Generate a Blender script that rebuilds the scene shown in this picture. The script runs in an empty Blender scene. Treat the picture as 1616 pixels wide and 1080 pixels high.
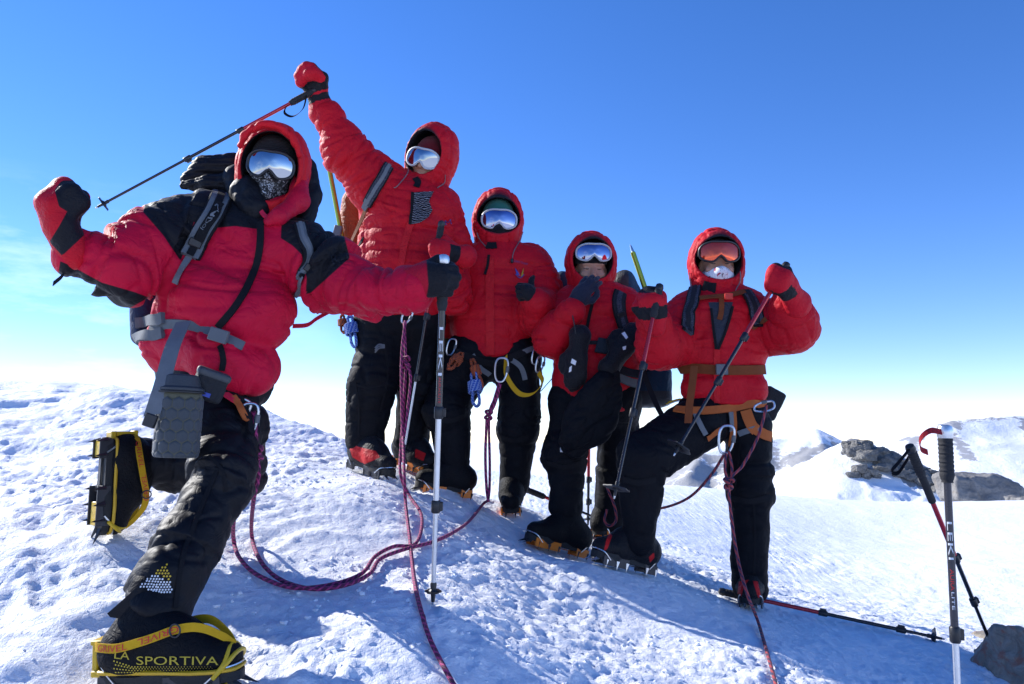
# A rope team of five climbers in red down jackets on a snow summit.
import bpy, bmesh, math, random
import numpy as np
from mathutils import Vector, Matrix
from mathutils.bvhtree import BVHTree

random.seed(4); RNG = np.random.default_rng(4)
SC = bpy.context.scene
COL = SC.collection
R = math.radians

# ------------------------------------------------------------------ camera
FPX, W0, H0, HOR = 1200.0, 1616.0, 1080.0, 690.0     # focal length in photo pixels, horizon row
CAMZ = 1.2
PITCH = math.atan((HOR - H0/2)/FPX)
cam_d = bpy.data.cameras.new('camera')
cam_d.sensor_width = 36.0; cam_d.lens = 36.0*FPX/W0
cam_d.clip_start = 0.05; cam_d.clip_end = 200000
cam = bpy.data.objects.new('camera', cam_d); COL.objects.link(cam)
cam.location = (0, 0, CAMZ); cam.rotation_euler = (math.pi/2 + PITCH, 0, 0)
SC.camera = cam
SC.render.resolution_x, SC.render.resolution_y = 1024, 684

# ------------------------------------------------------------------ sky, sun, exposure
SUN_EL, SUN_AZ = 31.0, -60.0          # azimuth clockwise from +Y (straight ahead): left and a little beyond the group
world = bpy.data.worlds.new('World'); SC.world = world; world.use_nodes = True
wn, wl = world.node_tree.nodes, world.node_tree.links
wn.clear()
def wnode(t, **kw):
    n = wn.new(t)
    for k, v in kw.items(): setattr(n, k, v)
    return n
sky = wnode('ShaderNodeTexSky', sky_type='NISHITA', sun_disc=False, sun_elevation=R(SUN_EL), sun_rotation=R(SUN_AZ),
            altitude=2500.0, air_density=1.0, dust_density=0.0, ozone_density=3.0)
bg = wnode('ShaderNodeBackground'); bg.inputs['Strength'].default_value = 0.15
wout = wnode('ShaderNodeOutputWorld')
# thin cirrus, streaked along the horizon, and one contrail
tc = wnode('ShaderNodeTexCoord')
sep = wnode('ShaderNodeSeparateXYZ'); wl.new(tc.outputs['Generated'], sep.inputs[0])
mp = wnode('ShaderNodeMapping'); mp.inputs['Scale'].default_value = (2.4, 2.4, 9.0); mp.inputs['Rotation'].default_value = (0.12, 0.25, 0)
wl.new(tc.outputs['Generated'], mp.inputs[0])
nz = wnode('ShaderNodeTexNoise'); nz.inputs['Scale'].default_value = 2.2; nz.inputs['Detail'].default_value = 7; nz.inputs['Roughness'].default_value = .62
wl.new(mp.outputs[0], nz.inputs['Vector'])
cr = wnode('ShaderNodeValToRGB'); cr.color_ramp.elements[0].position = .46; cr.color_ramp.elements[1].position = .74
wl.new(nz.outputs['Fac'], cr.inputs[0])
# 
big = wnode('ShaderNodeTexNoise'); big.inputs['Scale'].default_value = 1.7; big.inputs['Detail'].default_value = 1
wl.new(tc.outputs['Generated'], big.inputs['Vector'])
bcr = wnode('ShaderNodeValToRGB'); bcr.color_ramp.elements[0].position = .30; bcr.color_ramp.elements[1].position = .50
wl.new(big.outputs['Fac'], bcr.inputs[0])
low = wnode('ShaderNodeMapRange'); low.inputs[1].default_value = .04; low.inputs[2].default_value = .30; low.inputs[3].default_value = 1; low.inputs[4].default_value = 0
wl.new(sep.outputs['Z'], low.inputs[0])
m1 = wnode('ShaderNodeMath', operation='MULTIPLY'); wl.new(cr.outputs[0], m1.inputs[0]); wl.new(low.outputs[0], m1.inputs[1])
m2 = wnode('ShaderNodeMath', operation='MULTIPLY'); wl.new(m1.outputs[0], m2.inputs[0]); wl.new(bcr.outputs[0], m2.inputs[1])
m3 = wnode('ShaderNodeMath', operation='MULTIPLY'); wl.new(m2.outputs[0], m3.inputs[0]); m3.inputs[1].default_value = .95
lx = wnode('ShaderNodeMapRange'); lx.inputs[1].default_value = -.22; lx.inputs[2].default_value = -.5; wl.new(sep.outputs['X'], lx.inputs[0])   # the wisps stand in the left half of the sky
m4 = wnode('ShaderNodeMath', operation='MULTIPLY'); wl.new(m3.outputs[0], m4.inputs[0]); wl.new(lx.outputs[0], m4.inputs[1])
cmix = wnode('ShaderNodeMixRGB'); cmix.inputs[2].default_value = (7.5, 8.2, 9.0, 1)
hs = wnode('ShaderNodeHueSaturation'); hs.inputs['Saturation'].default_value = 1.25; hs.inputs['Hue'].default_value = .506; wl.new(sky.outputs[0], hs.inputs['Color'])
wl.new(m4.outputs[0], cmix.inputs[0]); tint = wnode('ShaderNodeMixRGB', blend_type='MULTIPLY'); tint.inputs[0].default_value = 1; tint.inputs[2].default_value = (1.10, .96, 1.06, 1); wl.new(hs.outputs[0], tint.inputs[1])
wl.new(tint.outputs[0], cmix.inputs[1])
wl.new(cmix.outputs[0], bg.inputs['Color']); wl.new(bg.outputs[0], wout.inputs[0])

sun_d = bpy.data.lights.new('sun', 'SUN'); sun_d.energy = 4.6; sun_d.angle = R(.53); sun_d.color = (1.0, .97, .92)
sun = bpy.data.objects.new('sun', sun_d); COL.objects.link(sun)
to_sun = Vector((math.sin(R(SUN_AZ))*math.cos(R(SUN_EL)), math.cos(R(SUN_AZ))*math.cos(R(SUN_EL)), math.sin(R(SUN_EL))))
sun.rotation_euler = to_sun.to_track_quat('Z', 'Y').to_euler()
sun.location = (0, 0, 40)
vs = SC.view_settings
vs.view_transform = 'Standard'; vs.look = 'None'; vs.exposure = 0.66; vs.gamma = 1.0; vs.use_curve_mapping = False
SC.cycles.use_denoising = True
SC.cycles.max_bounces = 8; SC.cycles.transparent_max_bounces = 4; SC.cycles.diffuse_bounces = 4; SC.cycles.glossy_bounces = 3

# ------------------------------------------------------------------ small maths
CP, SP = math.cos(PITCH), math.sin(PITCH)
CAM = np.array([0, 0, CAMZ])
def ray(px, py):
    u, v = (px - W0/2)/FPX, -(py - H0/2)/FPX
    return np.array([u, CP - v*SP, SP + v*CP])          # forward component is 1
def P(px, py, y):
    """the point seen at a photo pixel, y metres ahead of the camera"""
    d = ray(px, py); return CAM + d*(y/d[1])
def MPP(y): return y/FPX/CP                               # metres per photo pixel at that distance (near enough)
def PX(v):
    v = np.asarray(v, float) - CAM
    f = v[..., 1]*CP + v[..., 2]*SP; up = -v[..., 1]*SP + v[..., 2]*CP
    return np.stack([W0/2 + FPX*v[..., 0]/f, H0/2 - FPX*up/f], -1)
def nrm(v): v = np.asarray(v, float); return v/(np.linalg.norm(v)+1e-12)
def frame(y, z):
    """rotation whose columns are x, y, z; y kept, z made square to it"""
    y = nrm(y); z = np.asarray(z, float); z = nrm(z - y*np.dot(z, y)); return np.stack([np.cross(y, z), y, z], 1)
def catmull(pts, n=8):
    p = np.asarray(pts, float); p = np.vstack([2*p[0]-p[1], p, 2*p[-1]-p[-2]]); out = []
    for i in range(1, len(p)-2):
        t = np.linspace(0, 1, n, endpoint=False)[:, None]
        a, b, c, d = p[i-1], p[i], p[i+1], p[i+2]
        out.append(.5*((2*b)+(-a+c)*t+(2*a-5*b+4*c-d)*t**2+(-a+3*b-3*c+d)*t**3))
    return np.vstack(out+[p[-2:-1]])
def _hash(ix, iy, iz, seed):
    h = (ix*374761393 + iy*668265263 + iz*2147483647 + seed*974634777).astype(np.int64) & 0xffffffff
    h = ((h ^ (h >> 13))*1274126177) & 0xffffffff
    h = (h ^ (h >> 16)) & 0xffff
    return h.astype(np.float32)/65535.0
def vnoise(p, seed=0):
    """value noise 0..1 at points (N,3)"""
    p = np.asarray(p, np.float64); i = np.floor(p).astype(np.int64); f = (p - i).astype(np.float32); f = f*f*f*(f*(f*6-15)+10)
    r = 0
    for dx in (0, 1):
        for dy in (0, 1):
            for dz in (0, 1):
                w = (f[:, 0] if dx else 1-f[:, 0])*(f[:, 1] if dy else 1-f[:, 1])*(f[:, 2] if dz else 1-f[:, 2])
                r = r + w*_hash(i[:, 0]+dx, i[:, 1]+dy, i[:, 2]+dz, seed)
    return r
def fbm(p, octs=4, seed=0, gain=.5):
    p = np.asarray(p, float); a, s, t = 1.0, 0, 0
    for o in range(octs):
        s = s + a*vnoise(p*(2.03**o)+o*7.3, seed+o); t += a; a *= gain
    return s/t
def ridge(p, octs=3, seed=0):
    a, s, t = 1.0, 0, 0
    for o in range(octs):
        s = s + a*(1-np.abs(2*vnoise(np.asarray(p)*(2.1**o)+o*3.1, seed+o)-1)); t += a; a *= .5
    return s/t
def poly_sd(q, poly):
    """signed distance (positive inside) of 2-D points to a polygon"""
    poly = np.asarray(poly, float); q = np.asarray(q, float); best = np.full(len(q), 1e9); ins = np.zeros(len(q), bool)
    for a, b in zip(poly, np.roll(poly, -1, 0)):
        e = b-a; w = q-a; t = np.clip((w@e)/(e@e), 0, 1); best = np.minimum(best, np.linalg.norm(w-t[:, None]*e, axis=1))
        c = ((a[1] > q[:, 1]) != (b[1] > q[:, 1])); x = a[0] + (q[:, 1]-a[1])/(b[1]-a[1]+1e-12)*(b[0]-a[0]); ins ^= c & (q[:, 0] < x)
    return np.where(ins, best, -best)

# ------------------------------------------------------------------ materials
MATS = {}
class NT:
    def __init__(s, name):
        s.m = bpy.data.materials.new(name); s.m.use_nodes = True; s.n = s.m.node_tree.nodes; s.l = s.m.node_tree.links
        s.b = s.n['Principled BSDF']; MATS[name] = s.m
    def node(s, t, ins=None, **kw):
        n = s.n.new(t)
        for k, v in kw.items(): setattr(n, k, v)
        for k, v in (ins or {}).items():
            if isinstance(v, bpy.types.NodeSocket): s.l.new(v, n.inputs[k])
            else: n.inputs[k].default_value = v
        return n
    def set(s, **kw):
        for k, v in kw.items():
            i = s.b.inputs[k.replace('_', ' ')]
            if isinstance(v, bpy.types.NodeSocket): s.l.new(v, i)
            else: i.default_value = v
    def noise(s, scale, detail=3, rough=.5, vec=None, dist=0):
        i = {'Scale': scale, 'Detail': detail, 'Roughness': rough, 'Distortion': dist}
        if vec is not None: i['Vector'] = vec
        return s.node('ShaderNodeTexNoise', i).outputs['Fac']
    def obj(s): return s.node('ShaderNodeTexCoord').outputs['Object']
    def math(s, op, a, b=0.0, c=0.0): return s.node('ShaderNodeMath', {0: a, 1: b, 2: c}, operation=op).outputs[0]
    def mix(s, f, a, b):
        n = s.node('ShaderNodeMix', data_type='RGBA')
        for i, v in ((0, f), (6, a), (7, b)):
            if isinstance(v, bpy.types.NodeSocket): s.l.new(v, n.inputs[i])
            else: n.inputs[i].default_value = v if i == 0 else (*v, 1) if len(v) == 3 else v
        return n.outputs[2]
    def attr(s, name): return s.node('ShaderNodeAttribute', attribute_name=name).outputs['Fac']
    def step(s, v, lo, hi): return s.node('ShaderNodeMapRange', {0: v, 1: lo, 2: hi, 3: 0.0, 4: 1.0}).outputs[0]
    def bump(s, h, strength=.3, dist=.01):
        n = s.node('ShaderNodeBump', {'Strength': strength, 'Distance': dist, 'Height': h}); s.l.new(n.outputs[0], s.b.inputs['Normal'])
def c4(c): return (*c, 1)
def cloth(name, col, rough=.55, bump=.35, scale=38, sheen=.03, col2=None, edge=.4, var=.12, spec=.16):
    """woven shell fabric: fine creases, slight fade; col2 shows where the attribute 'panel' is above zero"""
    t = NT(name); o = t.obj()
    n1 = t.noise(scale, 5, .6, o, .6); n2 = t.noise(9, 2, .5, o); n3 = t.noise(700, 2, .5, o)
    base = c4(col)
    if col2 is not None: base = t.mix(t.step(t.attr('panel'), -edge, edge), c4(col), c4(col2))
    hsv = t.node('ShaderNodeHueSaturation', {'Color': base, 'Value': t.math('MULTIPLY_ADD', n2, var*2, 1-var)})
    t.set(Base_Color=hsv.outputs[0], Roughness=t.math('MULTIPLY_ADD', n1, .2, rough-.1), Sheen_Weight=sheen, Sheen_Roughness=.4, Specular_IOR_Level=spec)
    cr_ = t.math('POWER', t.math('MULTIPLY', t.math('ABSOLUTE', t.math('SUBTRACT', t.noise(scale*.42, 2, .5, o, 1.6), .5)), 2.0), .55)
    t.bump(t.math('ADD', t.math('MULTIPLY', cr_, .9), t.math('ADD', t.math('MULTIPLY', n1, .6), t.math('MULTIPLY', n3, .05))), bump, .014)
    return t.m
def plain(name, col, rough=.45, metal=0.0, bump=0.0, scale=200, spec=.5, coat=0.0):
    t = NT(name); o = t.obj(); n = t.noise(scale, 3, .6, o)
    hsv = t.node('ShaderNodeHueSaturation', {'Color': c4(col), 'Value': t.math('MULTIPLY_ADD', t.noise(35, 3, .6, o), .3, .85)})
    t.set(Base_Color=hsv.outputs[0], Roughness=t.math('MULTIPLY_ADD', n, .2, max(rough-.1, .02)), Metallic=metal, Specular_IOR_Level=spec, Coat_Weight=coat)
    if bump: t.bump(n, bump, .004)
    return t.m
def webbing(name, col, col2=None):
    t = NT(name); o = t.obj(); w = t.noise(420, 2, .5, o)
    base = c4(col) if col2 is None else t.mix(t.step(w, .45, .6), c4(col), c4(col2))
    hsv = t.node('ShaderNodeHueSaturation', {'Color': base, 'Value': t.math('MULTIPLY_ADD', t.noise(25, 3, .6, o), .4, .8)})
    t.set(Base_Color=hsv.outputs[0], Roughness=.78, Sheen_Weight=.0, Specular_IOR_Level=.2); t.bump(w, .4, .003); return t.m
def rope_mat(name, a, b, turns=2.0, pitch=38.0, cut=.45):
    t = NT(name); u, v = t.attr('u'), t.attr('v')
    s1 = t.math('FRACT', t.math('ADD', t.math('MULTIPLY', v, pitch), t.math('MULTIPLY', u, turns)))
    s2 = t.math('FRACT', t.math('SUBTRACT', t.math('MULTIPLY', v, pitch*.5), t.math('MULTIPLY', u, turns)))
    f = t.math('MAXIMUM', t.step(s1, cut+.18, cut+.26), t.math('MULTIPLY', t.step(s2, .78, .84), .6))
    t.set(Base_Color=t.mix(f, c4(a), c4(b)), Roughness=.75, Sheen_Weight=.04)
    br = t.math('SINE', t.math('MULTIPLY', t.math('ADD', t.math('MULTIPLY', v, 170), t.math('MULTIPLY', u, 4)), 6.283))
    t.bump(br, .35, .002); return t.m

RED = cloth('red_shell', (.50, .0042, .0145), .58, .26)
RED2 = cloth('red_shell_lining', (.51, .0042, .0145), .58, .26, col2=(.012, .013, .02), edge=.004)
CRIMSON = cloth('crimson_black_shell', (.53, .0035, .032), .58, .34, 26, col2=(.009, .0085, .011), edge=.6)
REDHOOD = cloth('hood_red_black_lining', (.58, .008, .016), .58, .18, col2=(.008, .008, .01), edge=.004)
MITT = cloth('red_mitt_black_palm', (.50, .006, .018), .6, .25, scale=70, col2=(.010, .010, .013), edge=.002)
BLACKSHELL = cloth('black_shell', (.0055, .006, .0085), .68, .25, 22, .0, var=.25, spec=.12)
BLACKDOWN = cloth('black_down', (.006, .006, .0085), .56, .18, 30, .0, var=.2, spec=.2)
BOOTRED = cloth('black_gaiter_red_panel', (.009, .009, .011), .55, .3, 60, .05, col2=(.5, .012, .014), edge=.6)
BOOTBLK = cloth('black_gaiter', (.006, .006, .0075), .65, .3, 80, .0, var=.25, spec=.15)
GLOVEBLK = cloth('black_glove', (.011, .011, .014), .5, .4, 120, .1, var=.3)
GLOVENAVY = cloth('navy_glove', (.018, .022, .042), .6, .4, 150, .2, var=.2)
NAVY = cloth('navy_pack', (.012, .02, .055), .5, .3, 50)
RUST = cloth('rust_pack', (.30, .055, .016), .55, .35, 45)
BLUEGREY = cloth('blue_grey_pack', (.022, .06, .105), .55, .3, 50, col2=(.05, .055, .06), edge=.004)
DARKPACK = cloth('charcoal_pack', (.02, .021, .024), .6, .3, 60)
GREYWEB = webbing('grey_webbing', (.15, .162, .175)); PADGREY = webbing('grey_padding', (.115, .13, .145))
DARKWEB = webbing('dark_webbing', (.018, .019, .025)); BROWNWEB = webbing('brown_webbing', (.17, .045, .014))
ORANGEWEB = webbing('orange_webbing', (.44, .115, .03)); YELLOWWEB = webbing('yellow_webbing', (.58, .33, .012)); REDWEB = webbing('red_webbing', (.6, .02, .06))
BLACKWEB = webbing('black_webbing', (.007, .007, .009)); STRAPPAT = webbing('speckled_webbing', (.018, .02, .032), (.09, .095, .12))
YELLOW = plain('yellow_plastic', (.62, .40, .012), .4); ORANGE = plain('orange_steel', (.80, .21, .012), .42, spec=.5)
STEEL = plain('steel', (.55, .56, .58), .28, 1.0); DARKSTEEL = plain('dark_steel', (.05, .05, .055), .4, .6)
ALU = plain('brushed_aluminium', (.62, .64, .66), .32, .9); BLACKPL = plain('black_plastic', (.012, .012, .014), .42)
RUBBER = plain('black_rubber', (.012, .012, .012), .7, bump=.4); GREYPL = plain('grey_plastic', (.10, .11, .12), .5)
SHAFTBLK = plain('black_lacquer', (.012, .012, .016), .22, .2, coat=.4); SHAFTRED = plain('red_lacquer', (.45, .012, .02), .25, .3, coat=.5)
WHITEP = plain('white_print', (.72, .73, .75), .6); REDP = plain('red_print', (.58, .02, .02), .6); YELP = plain('yellow_print', (.45, .34, .02), .6)
AXEGREEN = plain('lime_anodised', (.33, .42, .055), .3, .6); CORK = plain('foam_grip', (.014, .014, .016), .8, bump=.3)
REDPL = plain('red_plastic', (.6, .03, .015), .45); BLUEP = plain('blue_print', (.03, .06, .35), .6); PURPLEP = plain('purple_print', (.10, .04, .20), .6)
ROPE = rope_mat('magenta_rope', (.085, .007, .045), (.42, .035, .16)); ROPE2 = rope_mat('red_blue_rope', (.028, .018, .06), (.36, .045, .05), 2, 22, .3)
CORDB = rope_mat('blue_cord', (.012, .07, .38), (.25, .35, .6), 2, 60); CORDO = rope_mat('orange_cord', (.42, .075, .012), (.10, .03, .02), 2, 60)
def knit(name, a, b, sc=55.0, di=3.0):
    t = NT(name); o = t.obj(); w = t.node('ShaderNodeTexWave', {'Vector': o, 'Scale': sc, 'Distortion': di, 'Detail': 2.0}, bands_direction='Z')
    t.set(Base_Color=t.mix(t.step(w.outputs['Fac'], .7, .85), c4(a), c4(b)), Roughness=.95, Sheen_Weight=.08, Specular_IOR_Level=.1); t.bump(w.outputs['Fac'], .6, .004); return t.m
KNITRED = knit('dark_red_knit', (.10, .004, .009), (.19, .015, .022)); TEAL = knit('teal_fleece', (.02, .13, .105), (.025, .15, .12)); KNITBLK = knit('black_fleece', (.009, .009, .011), (.02, .02, .024))
ZEBRA = knit('black_white_scarf', (.010, .010, .014), (.22, .22, .25), 34.0, 9.0)
def buff_mat():
    t = NT('white_printed_buff'); o = t.obj(); n = t.noise(55, 4, .7, o, 1.2)
    c = t.mix(t.step(n, .56, .60), c4((.72, .72, .74)), c4((.10, .09, .12))); c = t.mix(t.step(t.noise(38, 2, .5, o), .63, .66), c, c4((.4, .03, .08)))
    t.set(Base_Color=c, Roughness=.8); t.bump(t.noise(30, 3, .5, o), .4, .008); return t.m
BUFF = buff_mat()
def skin_mat():
    t = NT('skin'); o = t.obj(); n = t.noise(40, 4, .6, o)
    t.set(Base_Color=t.mix(n, c4((.36, .17, .10)), c4((.50, .26, .17))), Roughness=.5, Subsurface_Weight=.1, Subsurface_Scale=.01); t.bump(t.noise(260, 3, .6, o), .2, .002); return t.m
SKIN = skin_mat()
def frost_mat():
    t = NT('frosted_black_mask'); o = t.obj(); n = t.noise(95, 5, .7, o, 1)
    f = t.math('MULTIPLY', t.step(n, .52, .60), t.step(t.attr('panel'), 0, .02))
    t.set(Base_Color=t.mix(f, c4((.01, .01, .012)), c4((.75, .77, .8))), Roughness=.85); t.bump(n, .6, .005); return t.m
FROST = frost_mat()
def lens_mat(name, col, col2, rough=.03, metal=1.0):
    t = NT(name); a = t.attr('panel')
    t.set(Base_Color=t.mix(a, c4(col), c4(col2)), Roughness=rough, Metallic=metal, Coat_Weight=.3); return t.m
LENS = lens_mat('silver_mirror_lens', (.36, .38, .41), (.27, .31, .38), .07); LENSB = lens_mat('blue_mirror_lens', (.33, .36, .46), (.11, .12, .30), .06)
LENSO = lens_mat('orange_lens', (.75, .10, .03), (.45, .03, .03), .06, .55)

# ------------------------------------------------------------------ object building
def link(o, parent=None):
    COL.objects.link(o)
    if parent is not None: o.parent = parent
    return o
def thing(name, loc, label, cat, group=None):
    o = bpy.data.objects.new(name, None); o.location = Vector([float(x) for x in loc]); o.empty_display_size = .1
    COL.objects.link(o); o['label'] = label; o['category'] = cat
    if group: o['group'] = group
    return o
def root_loc(o):
    while o.parent is not None: o = o.parent
    return np.array(o.location)
def obj(name, v, f, mat, parent=None, attrs=None, smooth=True, label=None, cat=None, group=None, kind=None, flatang=None):
    v = np.asarray(v, float)
    if parent is not None: base = root_loc(parent)
    else: base = np.array([v[:, 0].mean(), v[:, 1].mean(), v[:, 2].min()])
    me = bpy.data.meshes.new(name)
    if isinstance(f, np.ndarray):
        k = f.shape[1]; me.vertices.add(len(v)); me.vertices.foreach_set('co', (v-base).astype(np.float32).ravel())
        me.loops.add(f.size); me.loops.foreach_set('vertex_index', f.astype(np.int32).ravel())
        me.polygons.add(len(f)); me.polygons.foreach_set('loop_start', np.arange(0, f.size, k, dtype=np.int32)); me.polygons.foreach_set('loop_total', np.full(len(f), k, np.int32))
        me.update(calc_edges=True); me.validate()
    else:
        me.from_pydata((v-base).tolist(), [], [tuple(int(i) for i in q) for q in f])
    for k, a in (attrs or {}).items():
        at = me.attributes.new(k, 'FLOAT', 'POINT'); at.data.foreach_set('value', np.asarray(a, np.float32))
    me.polygons.foreach_set('use_smooth', np.full(len(me.polygons), smooth))
    if smooth and flatang: me.set_sharp_from_angle(angle=R(flatang))
    me.materials.append(mat)
    o = bpy.data.objects.new(name, me)
    if parent is None: o.location = Vector(base.tolist())
    link(o, parent)
    if label: o['label'] = label
    if cat: o['category'] = cat
    if group: o['group'] = group
    if kind: o['kind'] = kind
    return o
class MB:
    """collects simple shapes into one mesh"""
    def __init__(s): s.v = []; s.f = []; s.u = []; s.t = []; s.n = 0
    def add(s, v, f, u=None, t=None):
        v = np.asarray(v, float); s.v.append(v); s.f += [tuple(int(i)+s.n for i in q) for q in f]; s.n += len(v)
        s.u.append(np.zeros(len(v)) if u is None else u); s.t.append(np.zeros(len(v)) if t is None else t); return s
    def box(s, c, half, M=np.eye(3), bev=.15):
        """box with bevelled edges"""
        h = np.asarray(half, float); b = min(h)*bev; vs_, fs = [], []
        for ax in range(3):
            for sg in (-1, 1):
                o1, o2 = [(1, 2), (2, 0), (0, 1)][ax]; base = len(vs_)
                for a_, b_ in ((-1, -1), (1, -1), (1, 1), (-1, 1)):
                    p = np.zeros(3); p[ax] = sg*h[ax]; p[o1] = a_*(h[o1]-b); p[o2] = b_*(h[o2]-b); vs_.append(p)
                q = [base, base+1, base+2, base+3]; fs.append(q if sg > 0 else q[::-1])
        V = np.array(vs_)
        key = {}
        for i, p in enumerate(V):
            key.setdefault(tuple(np.sign(p).astype(int)), []).append(i)
        for tri in key.values(): fs.append(tri)
        def fi(ax, sg, s1, s2):
            o1, o2 = [(1, 2), (2, 0), (0, 1)][ax]; k = {(-1, -1): 0, (1, -1): 1, (1, 1): 2, (-1, 1): 3}[(s1, s2)]; return (ax*2+(sg > 0))*4+k
        for ax in range(3):
            o1, o2 = [(1, 2), (2, 0), (0, 1)][ax]
            for s1 in (-1, 1):
                for s2 in (-1, 1):
                    # edge along ax between faces o1(sign s1) and o2(sign s2)
                    a0, a1 = fi(o1, s1, s2, -1), fi(o1, s1, s2, 1)
                    b0, b1 = fi(o2, s2, -1, s1), fi(o2, s2, 1, s1)
                    fs.append([a0, a1, b1, b0])
        return s.add(V@np.asarray(M).T+np.asarray(c), fs)
    def tube(s, pts, r, sides=8, caps=True, up=(0, 0, 1)):
        p = np.asarray(pts, float); n = len(p); r = np.broadcast_to(np.asarray(r, float), (n,))
        tg = np.gradient(p, axis=0); tg /= np.linalg.norm(tg, axis=1)[:, None]+1e-12
        a = np.asarray(up, float)
        if abs(np.dot(a, tg[0])) > .95: a = np.array([1., 0, 0])
        a = nrm(a-tg[0]*np.dot(a, tg[0])); V, u, t = [], [], []
        L = np.r_[0, np.cumsum(np.linalg.norm(np.diff(p, axis=0), axis=1))]; th = np.linspace(0, 2*np.pi, sides+1)
        for i in range(n):
            a = nrm(a-tg[i]*np.dot(a, tg[i])); b = np.cross(tg[i], a)
            V.append(p[i]+r[i]*(np.cos(th)[:, None]*a+np.sin(th)[:, None]*b)); u.append(th/(2*np.pi)); t.append(np.full(sides+1, L[i]))
        m = sides+1
        F = [(i*m+j, i*m+j+1, (i+1)*m+j+1, (i+1)*m+j) for i in range(n-1) for j in range(sides)]
        if caps: F += [tuple(range(sides))[::-1], tuple((n-1)*m+j for j in range(sides))]
        return s.add(np.vstack(V), F, np.concatenate(u), np.concatenate(t))
    def ribbon(s, pts, side, w, th=.003):
        """flat strap along pts; side = width direction at each point"""
        p = np.asarray(pts, float); n = len(p); sd = np.asarray(side, float); w = np.broadcast_to(np.asarray(w, float), (n,))[:, None]/2
        tg = np.gradient(p, axis=0); nn = np.cross(tg, sd); nn /= np.linalg.norm(nn, axis=1)[:, None]+1e-12; h = nn*th/2
        V = np.stack([p-sd*w-h, p+sd*w-h, p+sd*w+h, p-sd*w+h], 1).reshape(-1, 3)
        F = [(i*4+a, i*4+(a+1) % 4, i*4+4+(a+1) % 4, i*4+4+a) for i in range(n-1) for a in range(4)] + [(3, 2, 1, 0), (n*4-4, n*4-3, n*4-2, n*4-1)]
        return s.add(V, F)
    def spike(s, a, b, r, sides=4):
        a, b = np.asarray(a, float), np.asarray(b, float); d = nrm(b-a); x = nrm(np.cross(d, (0.31, .2, .93))); y = np.cross(d, x); th = np.linspace(0, 2*np.pi, sides, endpoint=False)
        V = np.vstack([a+r*(np.cos(th)[:, None]*x+np.sin(th)[:, None]*y), b]); return s.add(V, [(i, (i+1) % sides, sides) for i in range(sides)]+[tuple(range(sides))[::-1]])
    def lathe(s, a, b, prof, sides=16):
        """prof: (t along a->b in metres, radius)"""
        a, b = np.asarray(a, float), np.asarray(b, float); d = nrm(b-a); return s.tube([a+d*t for t, _ in prof], [q for _, q in prof], sides)
    def build(s, name, mat, parent=None, smooth=True, flatang=40, **kw):
        v = np.vstack(s.v)
        return obj(name, v, s.f, mat, parent, {'u': np.concatenate(s.u), 'v': np.concatenate(s.t)} if any(np.any(x) for x in s.t) else None, smooth, flatang=flatang, **kw)

# ------------------------------------------------------------------ signed distance modelling
def seg(p, a, b):
    ab = b-a; t = np.clip(((p-a)@ab)/(ab@ab+1e-12), 0, 1); return p-a-t[:, None]*ab, t
def cone(a, b, ra, rb, n=None, q=1.0):
    a, b = np.asarray(a, float), np.asarray(b, float); n_ = None if n is None else nrm(n)
    def fn(p):
        v, t = seg(p, a, b)
        if n_ is not None: v = v + n_*((v@n_)*(1/q-1))[:, None]
        d = np.linalg.norm(v, axis=1)-(ra+(rb-ra)*t)
        return d*min(1.0, q) if n_ is not None else d
    m = max(ra, rb)*max(1, q); fn.bb = (np.minimum(a, b)-m, np.maximum(a, b)+m); return fn
def ell(c, r, M=np.eye(3)):
    c, r, M = np.asarray(c, float), np.asarray(r, float), np.asarray(M, float)
    def fn(p):
        q = (p-c)@M; k0 = np.linalg.norm(q/r, axis=1); k1 = np.linalg.norm(q/(r*r), axis=1); return k0*(k0-1)/(k1+1e-9)
    m = np.max(r); fn.bb = (c-m, c+m); return fn
def rbox(c, half, M=np.eye(3), rad=.03):
    c, h, M = np.asarray(c, float), np.asarray(half, float)-rad, np.asarray(M, float)
    def fn(p):
        q = np.abs((p-c)@M)-h; return np.linalg.norm(np.maximum(q, 0), axis=1)+np.minimum(q.max(1), 0)-rad
    m = np.linalg.norm(half); fn.bb = (c-m, c+m); return fn
def plane(c, n):
    c, n = np.asarray(c, float), nrm(n)
    def fn(p): return (p-c)@n
    fn.bb = None; return fn
def smin(a, b, k):
    h = np.clip(.5+.5*(b-a)/k, 0, 1); return b+(a-b)*h-k*h*(1-h)
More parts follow.
